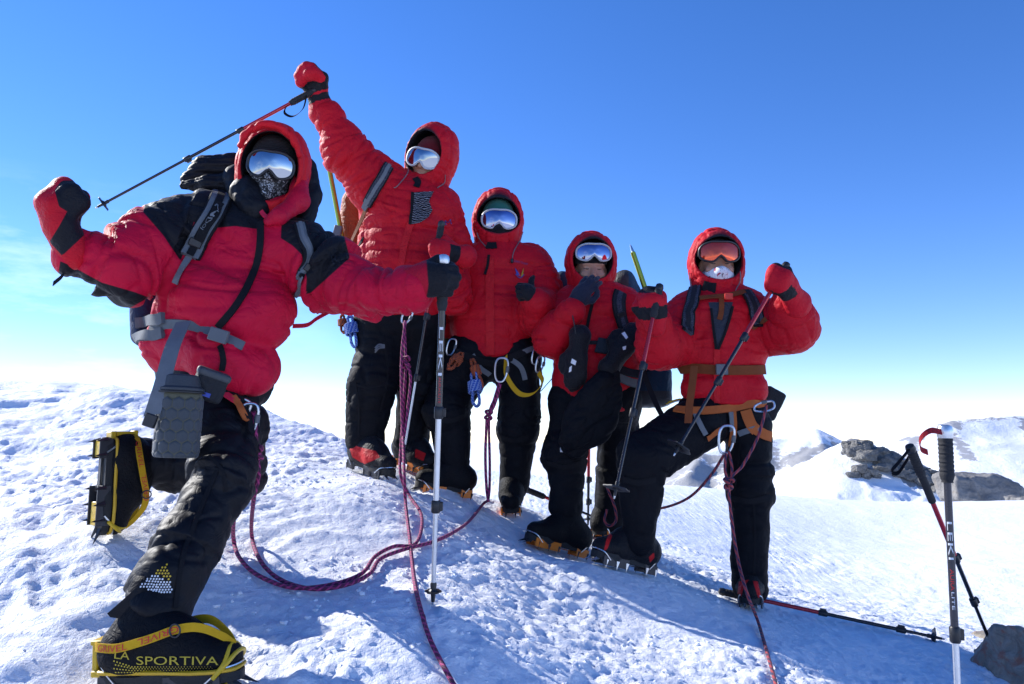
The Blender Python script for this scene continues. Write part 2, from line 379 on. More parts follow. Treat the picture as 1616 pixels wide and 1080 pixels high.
class Sdf:
    def __init__(s): s.ops = []
    def add(s, fn, k=.03): s.ops.append(('u', fn, k)); return s
    def sub(s, fn, k=.012): s.ops.append(('s', fn, k)); return s
    def cut(s, fn, k=.012): s.ops.append(('i', fn, k)); return s
    def chain(s, pts, rad, k=.03, n=None, q=1.0):
        for i in range(len(pts)-1): s.add(cone(pts[i], pts[i+1], rad[i], rad[i+1], n, q), k)
        return s
    def __call__(s, p):
        d = None
        for op, fn, k in s.ops:
            e = fn(p)
            if d is None: d = e
            elif op == 'u': d = smin(d, e, k)
            elif op == 's': d = -smin(-d, e, k)
            else: d = -smin(-d, -e, k)
        return d
    def mesh(s, step=.008):
        bbs = [f.bb for o, f, k in s.ops if o == 'u']; lo = np.min([b[0] for b in bbs], 0)-step*3-.01; hi = np.max([b[1] for b in bbs], 0)+step*3+.01
        C = 4; n = (np.ceil((hi-lo)/(step*C)).astype(int)+1)*C; ax = [lo[i]+step*np.arange(n[i]) for i in range(3)]
        cx = [a[C//2::C] for a in ax]; G = np.stack(np.meshgrid(*cx, indexing='ij'), -1).reshape(-1, 3)
        dc = s(G).reshape([len(c) for c in cx])
        act = np.abs(dc) < step*C*1.9
        D = np.repeat(np.repeat(np.repeat(dc, C, 0), C, 1), C, 2).astype(np.float32)
        idx = np.argwhere(act)
        off = np.stack(np.meshgrid(*[np.arange(C)]*3, indexing='ij'), -1).reshape(-1, 3)
        gi = (idx[:, None, :]*C+off[None]).reshape(-1, 3)
        pts = lo+gi*step
        for k in range(0, len(pts), 400000):
            g = gi[k:k+400000]; D[g[:, 0], g[:, 1], g[:, 2]] = s(pts[k:k+400000])
        return nets(D, lo, step)
def nets(D, lo, step):
    S = D < 0; nx, ny, nz = D.shape
    c = sum(S[i:nx-1+i, j:ny-1+j, k:nz-1+k].astype(np.int8) for i in (0, 1) for j in (0, 1) for k in (0, 1))
    A = np.argwhere((c > 0) & (c < 8)); ID = np.full((nx-1, ny-1, nz-1), -1, np.int64); ID[A[:, 0], A[:, 1], A[:, 2]] = np.arange(len(A))
    acc = np.zeros((len(A), 3)); cnt = np.zeros(len(A))
    cor = [(i, j, k) for i in (0, 1) for j in (0, 1) for k in (0, 1)]
    for a in cor:
        for b in cor:
            if sum(b)-sum(a) == 1 and all(y >= x for x, y in zip(a, b)):
                va = D[A[:, 0]+a[0], A[:, 1]+a[1], A[:, 2]+a[2]].astype(float); vb = D[A[:, 0]+b[0], A[:, 1]+b[1], A[:, 2]+b[2]].astype(float)
                m = (va < 0) != (vb < 0); t = va/(va-vb+1e-20); q = np.array(a)+t[:, None]*(np.array(b)-np.array(a)); acc[m] += q[m]; cnt[m] += 1
    V = lo+(A+acc/cnt[:, None])*step
    F = []
    for axis in range(3):
        sl0 = [slice(1, None)]*3; sl1 = [slice(1, None)]*3
        o = [i for i in range(3) if i != axis]
        n = list(D.shape); I0 = [slice(1, n[i]-1) for i in range(3)]; I1 = [slice(1, n[i]-1) for i in range(3)]
        I0[axis] = slice(0, n[axis]-1); I1[axis] = slice(1, n[axis])
        s0, s1 = S[tuple(I0)], S[tuple(I1)]; E = np.argwhere(s0 != s1)
        if not len(E): continue
        fl = s0[E[:, 0], E[:, 1], E[:, 2]]; E = E.copy()
        E[:, o[0]] += 1; E[:, o[1]] += 1
        q = []
        for d0, d1 in ((-1, -1), (0, -1), (0, 0), (-1, 0)):
            e = E.copy(); e[:, o[0]] += d0; e[:, o[1]] += d1; q.append(ID[e[:, 0], e[:, 1], e[:, 2]])
        q = np.stack(q, 1)
        flip = fl if axis != 1 else ~fl
        q[~flip] = q[~flip][:, ::-1]; F.append(q)
    F = np.vstack(F); F = F[(F >= 0).all(1)]
    return V, F
def normals(V, F):
    n = np.cross(V[F[:, 2]]-V[F[:, 0]], V[F[:, 3]]-V[F[:, 1]]); N = np.zeros_like(V)
    for i in range(4): np.add.at(N, F[:, i], n)
    return N/(np.linalg.norm(N, axis=1)[:, None]+1e-12)
def relax(V, F, it=1):
    for _ in range(it):
        A = np.zeros_like(V); c = np.zeros(len(V))
        for i in range(4):
            for j in ((i+1) % 4, (i+3) % 4): np.add.at(A, F[:, i], V[F[:, j]]); np.add.at(c, F[:, i], 1)
        V = V*.5+.5*A/c[:, None]
    return V
def limb_coord(V, chains):
    """metres along the nearest chain, chain direction there, distance to the nearest inner joint"""
    best = np.full(len(V), 1e9); T = np.zeros(len(V)); X = np.zeros((len(V), 3)); J = np.full(len(V), 1e9)
    for pts, rad in chains:
        pts = np.asarray(pts, float); L = 0
        for i in range(len(pts)-1):
            v, t = seg(V, pts[i], pts[i+1]); d = np.linalg.norm(v, axis=1)/(rad[i]+(rad[i+1]-rad[i])*t+1e-9); l = np.linalg.norm(pts[i+1]-pts[i]); m = d < best
            best[m] = d[m]; T[m] = L+t[m]*l; X[m] = (pts[i+1]-pts[i])/(l+1e-9); L += l
        for j in pts[1:-1]: J = np.minimum(J, np.linalg.norm(V-j, axis=1))
    return T, X, J
def garment(name, sdf, mat, parent, chains, step=.008, baffle=.13, puff=.008, crease=.007, seed=0, panel=None, label=None, fine=.002, k=1.0, soft=1, blouse=0.0, ring=2.6, sharp=.0025):
    step = step*.80
    """mesh a garment, then push puffs between its stitch lines, ring creases along the limbs and random wrinkles into it"""
    V, F = sdf.mesh(step); V = relax(V, F, soft); N = normals(V, F); T, X, J = limb_coord(V, chains)
    wob = (fbm(V*4, 2, seed+9)-.5)*.035
    h = np.zeros(len(V)); along = (V*X).sum(1)
    if baffle:
        ph = np.abs(np.sin(np.pi*(T+wob)/baffle)); sd_ = np.arcsin(ph)/np.pi*baffle
        h += puff*(ph**.42-1)
        Q3 = V*52-X*(along*42)[:, None]                           # puckers running away from each stitch line
        h += puff*.4*(ridge(Q3, 1, seed+13)-.5)*np.exp(-(sd_/.028)**2)
    Q = V+X*(along*ring)[:, None]                                  # compress along the limb: creases ring it
    near = np.exp(-(J/.13)**2)
    big_ = vnoise(Q*5.2*k, seed)*2-1; sm_ = vnoise((V+X*(along*ring*.4)[:, None])*11*k, seed+3)*2-1
    h += crease*.8*(.5-np.exp(-(big_/.22)**2))*(.55+1.5*near) + crease*.55*(.35-np.exp(-(sm_/.20)**2))*(.6+1.1*near)
    h += crease*.6*(vnoise(Q*3.1*k, seed+17)-.5)
    if sharp: s3 = vnoise((V+X*(along*ring*.8)[:, None]+.03*np.stack([big_, sm_, big_], 1))*19*k, seed+19)*2-1; h += sharp*(.3-np.exp(-(s3/.16)**2))*(.35+1.2*near+.8*np.clip(big_, 0, 1))
    h += fine*(fbm(V*30*k, 2, seed+5)-.5)*2 + blouse*(fbm(V*5, 2, seed+7)-.5)
    V = V+N*h[:, None]
    at = None if panel is None else {'panel': panel(V)}
    o = obj(name, V, F, mat, parent, at, label=label)
    o['_'] = 0; del o['_']
    return o, V, F
def solid(name, sdf, mat, parent, step=.005, rough=.0, rs=30, seed=0, panel=None, soft=1, **kw):
    V, F = sdf.mesh(step); V = relax(V, F, soft)
    if rough: V = V+normals(V, F)*(rough*(fbm(V*rs, 3, seed)-.5)*2)[:, None]
    return obj(name, V, F, mat, parent, None if panel is None else {'panel': panel(V)}, **kw), V, F
class Skin:
    """surfaces that straps and prints lie on"""
    def __init__(s, *vf):
        vs_, fs, n = [], [], 0
        for V, F in vf: vs_.append(V); fs.append(np.asarray(F)+n); n += len(V)
        s.t = BVHTree.FromPolygons(np.vstack(vs_).tolist(), np.vstack(fs).tolist())
    def hit(s, px, py):
        d = ray(px, py); h = s.t.ray_cast(Vector(CAM.tolist()), Vector(nrm(d).tolist()))
        if h[0] is None: return None, None
        n = np.array(h[1]); n = n if n@d < 0 else -n
        return np.array(h[0]), n
    def path(s, pts, off=.006, n=7, smooth=3, fallback=None):
        q = catmull(np.asarray(pts, float), n); H = [s.hit(*a) for a in q]; ok = [i for i, h in enumerate(H) if h[0] is not None]
        if not ok: ok = [0]; H[0] = (P(q[0][0], q[0][1], fallback or 3), np.array([0, -1., 0]))
        ys = np.interp(range(len(q)), ok, [H[i][0][1] for i in ok]); ns = np.stack([np.interp(range(len(q)), ok, [H[i][1][a] for i in ok]) for a in range(3)], 1)
        for _ in range(smooth): ys[1:-1] = np.minimum(ys[1:-1], (ys[:-2]+ys[2:])/2) if False else (ys[:-2]+2*ys[1:-1]+ys[2:])/4; ns[1:-1] = (ns[:-2]+ns[1:-1]+ns[2:])/3
        ns /= np.linalg.norm(ns, axis=1)[:, None]+1e-9
        p = np.array([P(a[0], a[1], y) for a, y in zip(q, ys)])+ns*off
        return p, ns
def strap(name, skin, pts, wpx, mat, parent, off=.006, th=.004, n=7, y=3.0, smooth=3, **kw):
    """a flat strap lying on a surface along photo points; width in photo pixels"""
    p, ns = skin.path(pts, off, n, smooth, y); tg = np.gradient(p, axis=0); sd = np.cross(ns, tg); sd /= np.linalg.norm(sd, axis=1)[:, None]+1e-9
    return MB().ribbon(p, sd, wpx*MPP(p[:, 1].mean()), th).build(name, mat, parent, **kw)
def padded(skin, pts, wpx, mat, parent, top=None, buckle=None, off=.009, th=.016):
    """pack strap: padded body, bound edges, webbing down its middle and a ladder buckle"""
    o = strap('shoulder_strap', skin, pts, wpx, mat, parent, off, th); p, ns = skin.path(pts, off+th*.5, 7); tg = np.gradient(p, axis=0); sd = np.cross(ns, tg); sd /= np.linalg.norm(sd, axis=1)[:, None]+1e-9
    w = wpx*MPP(p[:, 1].mean())
    for s in (-1, 1): MB().tube(p+sd*w*.5*s-ns*th*.4, th*.42, 8).build('binding', BLACKWEB, o)
    MB().ribbon(p+ns*.002, sd, w*.42, .003).build('webbing', top or DARKWEB, o)
    if buckle:
        i = int(len(p)*buckle); A = np.stack([sd[i], nrm(tg[i]), nrm(ns[i])], 1); MB().box(p[i]+ns[i]*.005, (w*.36, .012, .005), A, .4).build('buckle', BLACKPL, o)
    return o
def free_strap(name, pts, side, w, mat, parent=None, th=.003, n=8, **kw):
    p = catmull(pts, n); return MB().ribbon(p, np.broadcast_to(nrm(side), p.shape), w, th).build(name, mat, parent, **kw)
def rope(name, pts, r, mat, parent=None, n=8, sides=8, snow=False, **kw):
    p = catmull(pts, n)
    if snow: p[:, 2] = np.maximum(p[:, 2], full_z(p[:, 0], p[:, 1])+r*.7)                 # lie on top of the crust
    return MB().tube(p, r, sides).build(name, mat, parent, flatang=None, **kw)
def letters(body, align='CENTER'):
    cu = bpy.data.curves.new('print', 'FONT'); cu.body = body; cu.align_x = align; cu.align_y = 'CENTER'; cu.resolution_u = 3
    o = bpy.data.objects.new('print', cu); COL.objects.link(o); bpy.context.view_layer.update()
    me = bpy.data.meshes.new_from_object(o); bm = bmesh.new(); bm.from_mesh(me); bmesh.ops.triangulate(bm, faces=bm.faces[:]); bm.to_mesh(me); bm.free(); v = np.array([list(x.co) for x in me.vertices]) if len(me.vertices) else np.zeros((0, 3)); f = [tuple(p.vertices) for p in me.polygons]
    bpy.data.objects.remove(o); bpy.data.curves.remove(cu); bpy.data.meshes.remove(me)
    tri = [(p[0], p[i], p[i+1]) for p in f for i in range(1, len(p)-1)]; v = v.tolist()
    for _ in range(2):                                                          # split so that the print can follow a curved surface
        mid, nt = {}, []
        def mp_(i, j):
            k = (min(i, j), max(i, j))
            if k not in mid: mid[k] = len(v); v.append([(v[i][a]+v[j][a])/2 for a in range(3)])
            return mid[k]
        for i, j, k in tri:
            a_, b_, c_ = mp_(i, j), mp_(j, k), mp_(k, i); nt += [(i, a_, c_), (a_, j, b_), (c_, b_, k), (a_, b_, c_)]
        tri = nt
    v = np.array(v); f = tri
    v[:, :2] -= (v[:, :2].max(0)+v[:, :2].min(0))/2; ext = v[:, :2].max(0)-v[:, :2].min(0); return v, f, ext
def lettering(name, body, skin, a, b, hpx, mat, parent, off=.003, flip=1, y=3.0):
    """text printed on a surface, running from photo point a to b, hpx tall"""
    v, f, ext = letters(body); a, b = np.asarray(a, float), np.asarray(b, float); d = b-a; up = np.array([d[1], -d[0]])/np.linalg.norm(d)*flip
    q = a+(v[:, :1]/ext[0]+.5)*d+(v[:, 1:2]/ext[1])*hpx*up; pts, last = [], None
    for w in q:
        h, n = skin.hit(*w)
        if h is None: h, n = (P(w[0], w[1], last) if last else P(w[0], w[1], y)), np.array([0, -1., 0])
        last = h[1]; pts.append(h+n*off)
    return obj(name, pts, f, mat, parent, smooth=False)
def patch(name, skin, poly, mat, parent, off=.003, y=3.0):
    """a flat piece of cloth or print following the surface under it"""
    poly = np.asarray(poly, float); c = poly.mean(0); d = np.vstack([a+(b-a)*t for a, b in zip(poly, np.roll(poly, -1, 0)) for t in (0, .25, .5, .75)]); n = len(d); pts = []; last = y
    for s in (1, .8, .6, .4, .2):
        for w in c+(d-c)*s:
            h, nn = skin.hit(*w)
            if h is None: pts.append(P(w[0], w[1], last))
            else: last = h[1]; pts.append(h+nn*off)
    F = [(i*n+j, i*n+(j+1) % n, (i+1)*n+(j+1) % n, (i+1)*n+j) for i in range(4) for j in range(n)]+[tuple(range(4*n, 5*n))]
    return obj(name, pts, F, mat, parent)

# ------------------------------------------------------------------ the ground
# soles: (heel, toe) in photo pixels and metres ahead
SOLES = {'p1f': ((165, 1090, 1.96), (383, 1086, 1.93)), 'p2l': ((556, 737, 3.90), (617, 759, 3.66)), 'p2r': ((624, 730, 4.08), (682, 752, 3.90)),
         'p3l': ((742, 787, 3.95), (654, 776, 3.84)), 'p3r': ((808, 792, 4.12), (806, 818, 3.88)), 'p4l': ((922, 882, 3.80), (827, 858, 3.66)),
         'p4r': ((962, 846, 4.12), (944, 852, 3.97)), 'p5l': ((1029, 908, 3.46), (932, 887, 3.33)), 'p5r': ((1184, 942, 3.66), (1185, 963, 3.42))}
CTRL = [P(*q) for s in SOLES.values() for q in s]
CTRL += [P(*q) for q in [(140, 856, 2.55), (683, 950, 2.38), (0, 1080, 1.9), (0, 950, 2.25), (0, 800, 2.95), (0, 705, 4.2),
    (0, 637, 7.6), (150, 628, 7.5), (245, 632, 7.0), (400, 650, 6.2), (470, 668, 5.8), (545, 697, 5.2), (600, 735, 4.75), (250, 760, 3.4), (450, 760, 3.5), (450, 690, 4.9),
    (500, 900, 2.62), (560, 1075, 1.95), (850, 960, 2.78), (1000, 1000, 2.8), (1200, 1075, 2.5), (820, 1075, 2.1),
    (1140, 938, 3.62), (1310, 978, 3.48), (1490, 1013, 3.34), (1600, 1060, 3.1),
    (760, 790, 4.35), (900, 838, 4.5), (1040, 870, 5.0), (1120, 885, 5.2), (1240, 925, 5.2), (1340, 930, 5.6), (1600, 985, 4.7),
    (1050, 835, 6.5), (1300, 880, 7), (1600, 900, 6.5), (1400, 850, 9), (1600, 845, 9), (1100, 800, 9), (850, 772, 7.5),
    (870, 756, 12), (740, 744, 12), (1060, 767, 13), (1200, 790, 14), (1380, 808, 15), (1500, 800, 15), (1616, 790, 15), (1900, 790, 14), (640, 744, 10)]]
CTRL += [np.array(q, float) for q in [(1.1, 1.9, CAMZ-1.02), (0, .9, CAMZ-1.05), (0, -2, CAMZ-1.9), (-2.5, .5, CAMZ-.75), (3, .5, CAMZ-1.4), (3.5, 3, CAMZ-1.2), (-5, 3, CAMZ-.3), (-6, -2, CAMZ-1.2), (5, -3, CAMZ-2.4),
    (-7, 12, CAMZ-.4), (-3.5, 10.5, CAMZ-.5), (-1.5, 9, CAMZ-.62), (-1.2, 6.6, CAMZ-.42), (-10, 6, CAMZ-.1), (-12, 14, CAMZ-1.6), (0, 18, CAMZ-2.6), (8, 20, CAMZ-3.2), (-6, 20, CAMZ-3.4), (14, 10, CAMZ-1.8), (12, 2, CAMZ-2.2), (18, 18, CAMZ-3.6)]]
CTRL = np.array(CTRL)
def _tps_fit(p, lam=2e-4):
    n = len(p); d = np.linalg.norm(p[:, None, :2]-p[None, :, :2], axis=2); K = np.where(d > 0, d*d*np.log(d+1e-12), 0)+np.eye(n)*lam
    A = np.zeros((n+3, n+3)); A[:n, :n] = K; A[:n, n] = 1; A[:n, n+1:] = p[:, :2]; A[n, :n] = 1; A[n+1:, :n] = p[:, :2].T
    return np.linalg.solve(A, np.r_[p[:, 2], 0, 0, 0])
TW = _tps_fit(CTRL)
def base_z(x, y):
    x, y = np.asarray(x, float), np.asarray(y, float); sh = x.shape; x, y = x.ravel(), y.ravel()
    z = TW[-3]+TW[-2]*x+TW[-1]*y
    for i in range(len(CTRL)):
        d2 = (x-CTRL[i, 0])**2+(y-CTRL[i, 1])**2; z = z+TW[i]*.5*d2*np.log(d2+1e-12)
    r = np.hypot(x, y-4); t = np.clip((r-11.5)/9, 0, 1); t = t*t*(3-2*t)
    far = CAMZ-2.2-.42*np.maximum(r-15, 0)-.002*np.maximum(r-15, 0)**2
    return (z*(1-t)+far*t).reshape(sh)
def ground(px, py, lift=0.0):
    """where a pixel's line of sight meets the snow"""
    d = ray(px, py); s = np.linspace(1.0, 16, 3000); q = CAM+d[None]*s[:, None]; below = q[:, 2] < base_z(q[:, 0], q[:, 1])+lift
    i = int(np.argmax(below)) if below.any() else 2999
    return q[i]
def spread(lo, hi, step, ratio, end_lo, end_hi):
    a = list(np.arange(lo, hi, step)); s = step; x = a[-1]
    while x < end_hi: s = min(s*ratio, 2.5); x += s; a.append(x)
    s = step; x = a[0]; b = []
    while x > end_lo: s = min(s*ratio, 2.5); x -= s; b.append(x)
    return np.array(b[::-1]+a)
gx = spread(-2.7, 2.4, .0128, 1.024, -70, 70); gy = spread(1.4, 4.5, .0132, 1.024, -24, 70)
XX, YY = np.meshgrid(gx, gy, indexing='ij')
ZZ = base_z(XX, YY); pts2 = np.stack([XX.ravel(), YY.ravel(), np.zeros(XX.size)], 1)
dist = np.hypot(pts2[:, 0], pts2[:, 1])
def snow_relief(p):
    """wind crust: lumps, sastrugi running across the slope, crumbly surface"""
    w = np.stack([fbm(p*1.7, 2, 71), fbm(p*1.7, 2, 72), np.zeros(len(p))], 1)*.5
    q = (p+w)*np.array([1.0, 1.9, 1]); c, s = math.cos(.5), math.sin(.5); q = np.stack([q[:, 0]*c-q[:, 1]*s, q[:, 0]*s+q[:, 1]*c, q[:, 2]], 1)
    sas = ridge(q*1.5, 3, 11)**1.4
    left = 1/(1+np.exp((p[:, 0]+1.05)/.28))                                # the left flank is blown into bigger drifts
    lump = fbm(p*4.5+w, 3, 21); mid = fbm(p*13, 3, 31); fine = np.abs(fbm(p*34, 3, 41)-.5)*2; tiny = fbm(p*80, 2, 51)
    patch_ = np.clip((fbm(p*1.6, 2, 61)-.38)*4, 0, 1)
    grit = ridge(p*22+w*3, 2, 81)
    h = (.014+.06*left)*(sas-.5)+(.016+.018*left)*(lump-.5)+.013*(mid-.5)*(.5+.8*patch_+.5*left)+.014*fine*(.5+.8*patch_)+.011*(grit-.5)*(.5+.8*patch_)+.007*(tiny-.5)*(.6+.8*patch_)
    return h
def relief(p):
    h = snow_relief(p); ft = np.ones(len(p))
    for q in CTRL[:18]:                                                     # trodden down under the boots
        ft = np.minimum(ft, np.clip(np.hypot(p[:, 0]-q[0], p[:, 1]-q[1])/.16, .45, 1))
    return h*ft*np.clip(1.1-np.hypot(p[:, 0], p[:, 1])/60, .2, 1)-.011
def full_z(x, y): return base_z(x, y)+relief(np.stack([x, y, np.zeros(len(x))], 1))
zz = ZZ.ravel()+relief(pts2)
nxg, nyg = len(gx), len(gy); ii = (np.arange(nxg-1)[:, None]*nyg+np.arange(nyg-1)[None]).ravel()
Fg = np.stack([ii, ii+nyg, ii+nyg+1, ii+1], 1)
def snow_mat(name, rock=False, scale=1.0, rockcol=((.10, .095, .085), (.22, .20, .17)), amt=.5, bump=.5):
    t = NT(name); o = t.obj()
    sc_ = t.noise(2.2*scale, 3, .5, o); n1 = t.noise(11*scale, 6, .62, o, .4); n2 = t.noise(46*scale, 5, .68, o); n3 = t.noise(240*scale, 3, .6, o)
    col = t.mix(sc_, c4((.86, .885, .92)), c4((.90, .91, .925)))
    t.set(Roughness=.62, Specular_IOR_Level=.35)
    hh = t.math('ADD', t.math('MULTIPLY', n1, 1.0), t.math('ADD', t.math('MULTIPLY', n2, .55), t.math('MULTIPLY', n3, .12)))
    if rock:
        a = t.math('ADD', t.attr('rock'), t.math('MULTIPLY', t.math('SUBTRACT', t.noise(4.2*scale, 9, .74, o, .6), .5), 1.9))
        f = t.math('MULTIPLY', t.step(a, amt, amt+.10), .85); rc = t.mix(t.noise(1.4*scale, 6, .7, o), c4(rockcol[0]), c4(rockcol[1])); col = t.mix(f, col, rc)
    t.set(Base_Color=col); t.bump(hh, bump, .03/scale)
    if not rock: t.set(Subsurface_Weight=.0)
    return t.m
SNOW = snow_mat('wind_packed_snow')
obj('snow_slope', np.stack([XX.ravel(), YY.ravel(), zz], 1), Fg, SNOW, kind='structure')
def gz(x, y): return float(base_z(np.array([x]), np.array([y]))[0]+0)

# far ice plain, out to the horizon
th = np.linspace(0, 2*np.pi, 96, endpoint=False); rr = [40, 400, 2000, 9000, 40000, 120000]
V = np.vstack([np.stack([r*np.cos(th), r*np.sin(th), np.full(96, -900.0)], 1) for r in rr]+[np.array([[0, 0, -900.0]])])
F = [(i*96+j, (i+1)*96+j, (i+1)*96+(j+1) % 96, i*96+(j+1) % 96) for i in range(len(rr)-1) for j in range(96)]+[(len(V)-1, j, (j+1) % 96) for j in range(96)]
obj('ice_plain', V, F, snow_mat('ice_plain_snow', scale=.002, bump=.1), kind='structure', smooth=False)

# mountains to the right: each a ridge with its crest where the photograph shows it
def mountain(name, crest, y0, slope_f, slope_b, nu, nv, rough, mat, rockf, seed, depth=60.0, side=0.0):
    """crest: (px, py, extra metres ahead); falls towards and away from the camera"""
    c = np.array([P(a, b, y0+dy) for a, b, dy in crest]); L = np.r_[0, np.cumsum(np.linalg.norm(np.diff(c[:, :2], axis=0), axis=1))]
    u = np.linspace(0, L[-1], nu); cx = np.stack([np.interp(u, L, c[:, k]) for k in range(3)], 1)
    v = np.linspace(-1, 1, nv); v = np.sign(v)*np.abs(v)**1.5
    U, Vv = np.meshgrid(np.arange(nu), v, indexing='ij'); B = cx[U.ravel()].copy(); vv = Vv.ravel()*depth
    B[:, 1] += vv; B[:, 0] += vv*side
    q = np.stack([B[:, 0], B[:, 1], np.zeros(len(B))], 1)/depth
    B[:, 2] -= np.where(vv < 0, -vv*slope_f, vv*slope_b)*(.75+.5*fbm(q*3, 2, seed))
    away = np.clip(np.abs(vv)/depth*6, .12, 1)
    r = ridge(q*5, 5, seed+1); B[:, 2] += rough*depth*(r-.55)*away+rough*.35*depth*(fbm(q*26, 4, seed+4)-.5)*np.clip(away, .3, 1)
    F = (np.arange(nu-1)[:, None]*nv+np.arange(nv-1)[None]).ravel(); F = np.stack([F, F+nv, F+nv+1, F+1], 1)
    rk = rockf(U.ravel()/(nu-1), vv/depth, r, PX(B))
    return obj(name, B, F, mat, None, {'rock': rk}, kind='structure')
def massif(name, ridges, nx_, ny_, slope, rough, mat, rockf, seed, reach, soft=.0):
    """heights fall away from a net of ridge lines given in photo pixels and metres ahead"""
    segs = [np.array([P(*q) for q in r]) for r in ridges]; allp = np.vstack(segs); lo = allp[:, :2].min(0)-reach; hi = allp[:, :2].max(0)+reach
    X_, Y_ = np.meshgrid(np.linspace(lo[0], hi[0], nx_), np.linspace(lo[1], hi[1], ny_), indexing='ij'); q = np.stack([X_.ravel(), Y_.ravel()], 1); n3 = np.stack([q[:, 0], q[:, 1], 0*q[:, 0]], 1)/reach
    wob = (np.stack([fbm(n3*2.5, 3, seed+50), fbm(n3*2.5, 3, seed+51)], 1)-.5)*reach*.16
    Z = np.full(len(q), -1e9); D = np.full(len(q), 1e9)
    for s in segs:
        for a_, b_ in zip(s[:-1], s[1:]):
            e = b_[:2]-a_[:2]; t = np.clip(((q+wob*0-a_[:2])@e)/(e@e), 0, 1); dd = np.linalg.norm(q-a_[:2]-t[:, None]*e, axis=1); D = np.minimum(D, dd)
            dw = np.linalg.norm(q+wob-a_[:2]-t[:, None]*e, axis=1); m_ = np.clip(dd/(reach*.12), 0, 1); de = dd*(1-m_)+dw*m_
            Z = np.maximum(Z, a_[2]+t*(b_[2]-a_[2])-slope*de*(1-.25*np.clip(de/reach, 0, 1)))
    r = ridge(n3*6, 5, seed+1); aw = np.clip(D/(reach*.25), .05, 1); Z = Z+rough*reach*((r-.6)*aw+.45*(fbm(n3*30, 4, seed+4)-.5)*np.clip(aw, .25, 1))
    F = (np.arange(nx_-1)[:, None]*ny_+np.arange(ny_-1)[None]).ravel(); F = np.stack([F, F+ny_, F+ny_+1, F+1], 1); V = np.stack([q[:, 0], q[:, 1], Z], 1)
    keep = (V[F, 2].max(1) > CAMZ-reach*.9); F = F[keep]
    return obj(name, V, F, mat, None, {'rock': rockf(V, D/reach, r, PX(V))}, kind='structure')
massif('far_snow_ridge', [[(1310, 790, 400), (1400, 726, 410), (1450, 692, 420), (1500, 664, 420), (1545, 660, 420), (1616, 655, 430), (1720, 640, 430), (1900, 690, 430)], [(1450, 692, 420), (1430, 760, 380)], [(1500, 664, 420), (1530, 740, 370)], [(1616, 655, 430), (1640, 720, 370)]], 220, 120, .42, .045,
       snow_mat('far_ridge_snow_rock', True, .02, ((.22, .22, .23), (.38, .37, .37)), .62, .4), lambda V, d, r, q: .72*np.exp(-(d/.04)**2)+.10*np.exp(-(d/.2)**2)-.14+.5*(r-.5), 5, 150.0)
massif('distant_snow_peak', [[(860, 800, 150), (980, 766, 170), (1040, 740, 178), (1110, 714, 184), (1180, 696, 188), (1240, 690, 190), (1270, 683, 190), (1287, 675, 190), (1304, 684, 191), (1330, 702, 193), (1380, 738, 196), (1450, 780, 200)],
       [(1287, 675, 190), (1296, 700, 180), (1308, 740, 165)], [(1180, 696, 188), (1170, 735, 170)], [(1110, 714, 184), (1085, 750, 165)]], 300, 190, .52, .06,
       snow_mat('peak_snow_rock_shade', True, .05, ((.22, .21, .20), (.40, .385, .36)), .62, .5), lambda V, d, r, q: .50+.9*(r-.5)+.32*np.exp(-(((q[:, 0]-1215)/75)**2+((q[:, 1]-735)/30)**2))+.3*np.exp(-(((q[:, 0]-1080)/60)**2+((q[:, 1]-755)/20)**2))+.25*np.exp(-(((q[:, 0]-1316)/16)**2+((q[:, 1]-705)/14)**2)), 9, 70.0)  # rock tones; the spot right of the summit paints in that side's shade
massif('rocky_snow_knoll', [[(1215, 812, 56), (1265, 768, 58), (1300, 738, 60), (1325, 710, 61), (1343, 691, 62), (1366, 694, 62), (1376, 708, 62), (1400, 715, 61), (1440, 730, 60), (1480, 744, 59), (1520, 766, 58), (1565, 800, 57)],
       [(1343, 691, 62), (1330, 740, 58), (1320, 780, 55)], [(1400, 715, 61), (1412, 752, 58)], [(1366, 740, 58.5), (1392, 752, 57)]], 260, 170, .62, .08,
       snow_mat('knoll_snow_rock', True, .30, ((.13, .125, .115), (.30, .285, .26)), .5, .6),
       lambda V, d, r, q: np.where(poly_sd(q, [(1334, 688), (1380, 694), (1450, 722), (1525, 764), (1500, 778), (1440, 768), (1405, 742), (1380, 728), (1345, 712)]) > -3, .62, -.3)+.7*(r-.5)+np.where(poly_sd(q, [(1338, 742), (1360, 735), (1390, 740), (1388, 757), (1346, 753)]) > -3, .55, 0), 15, 16.0)
# rocks
def rock(name, pix, y, half, mat, seed, label, group=None, sink=.2, rot=.3, cuts=15, parent=None):
    rs = np.random.default_rng(seed); c = P(*pix, y); s = Sdf().add(rbox(c, half, np.array(Matrix.Rotation(rot, 3, 'Z')@Matrix.Rotation(rot*.6, 3, 'Y')), min(half)*(.15 if parent is None else .04)))
    for _ in range(cuts):
        n = nrm(rs.normal(size=3)); e = np.abs(n*np.asarray(half)).sum()*rs.uniform(.45, .8); s.cut(plane(c+n*e, n), min(half)*(.05 if parent is None else .012))
    V, F = s.mesh(max(half)/(22 if y < 30 else 14)); N = normals(V, F); m = max(half)
    V = V+N*(m*(.16 if y < 30 else .22)*(ridge(V/m*2.0*np.array([1, 1, 2.4]), 5, seed)-.6)+m*.03*(fbm(V/m*9, 3, seed+1)-.5))[:, None]
    if parent is not None: return obj(name, V, F, mat, parent, smooth=False)
    return obj(name, V, F, mat, None, None, label=label, cat='rock', group=group)
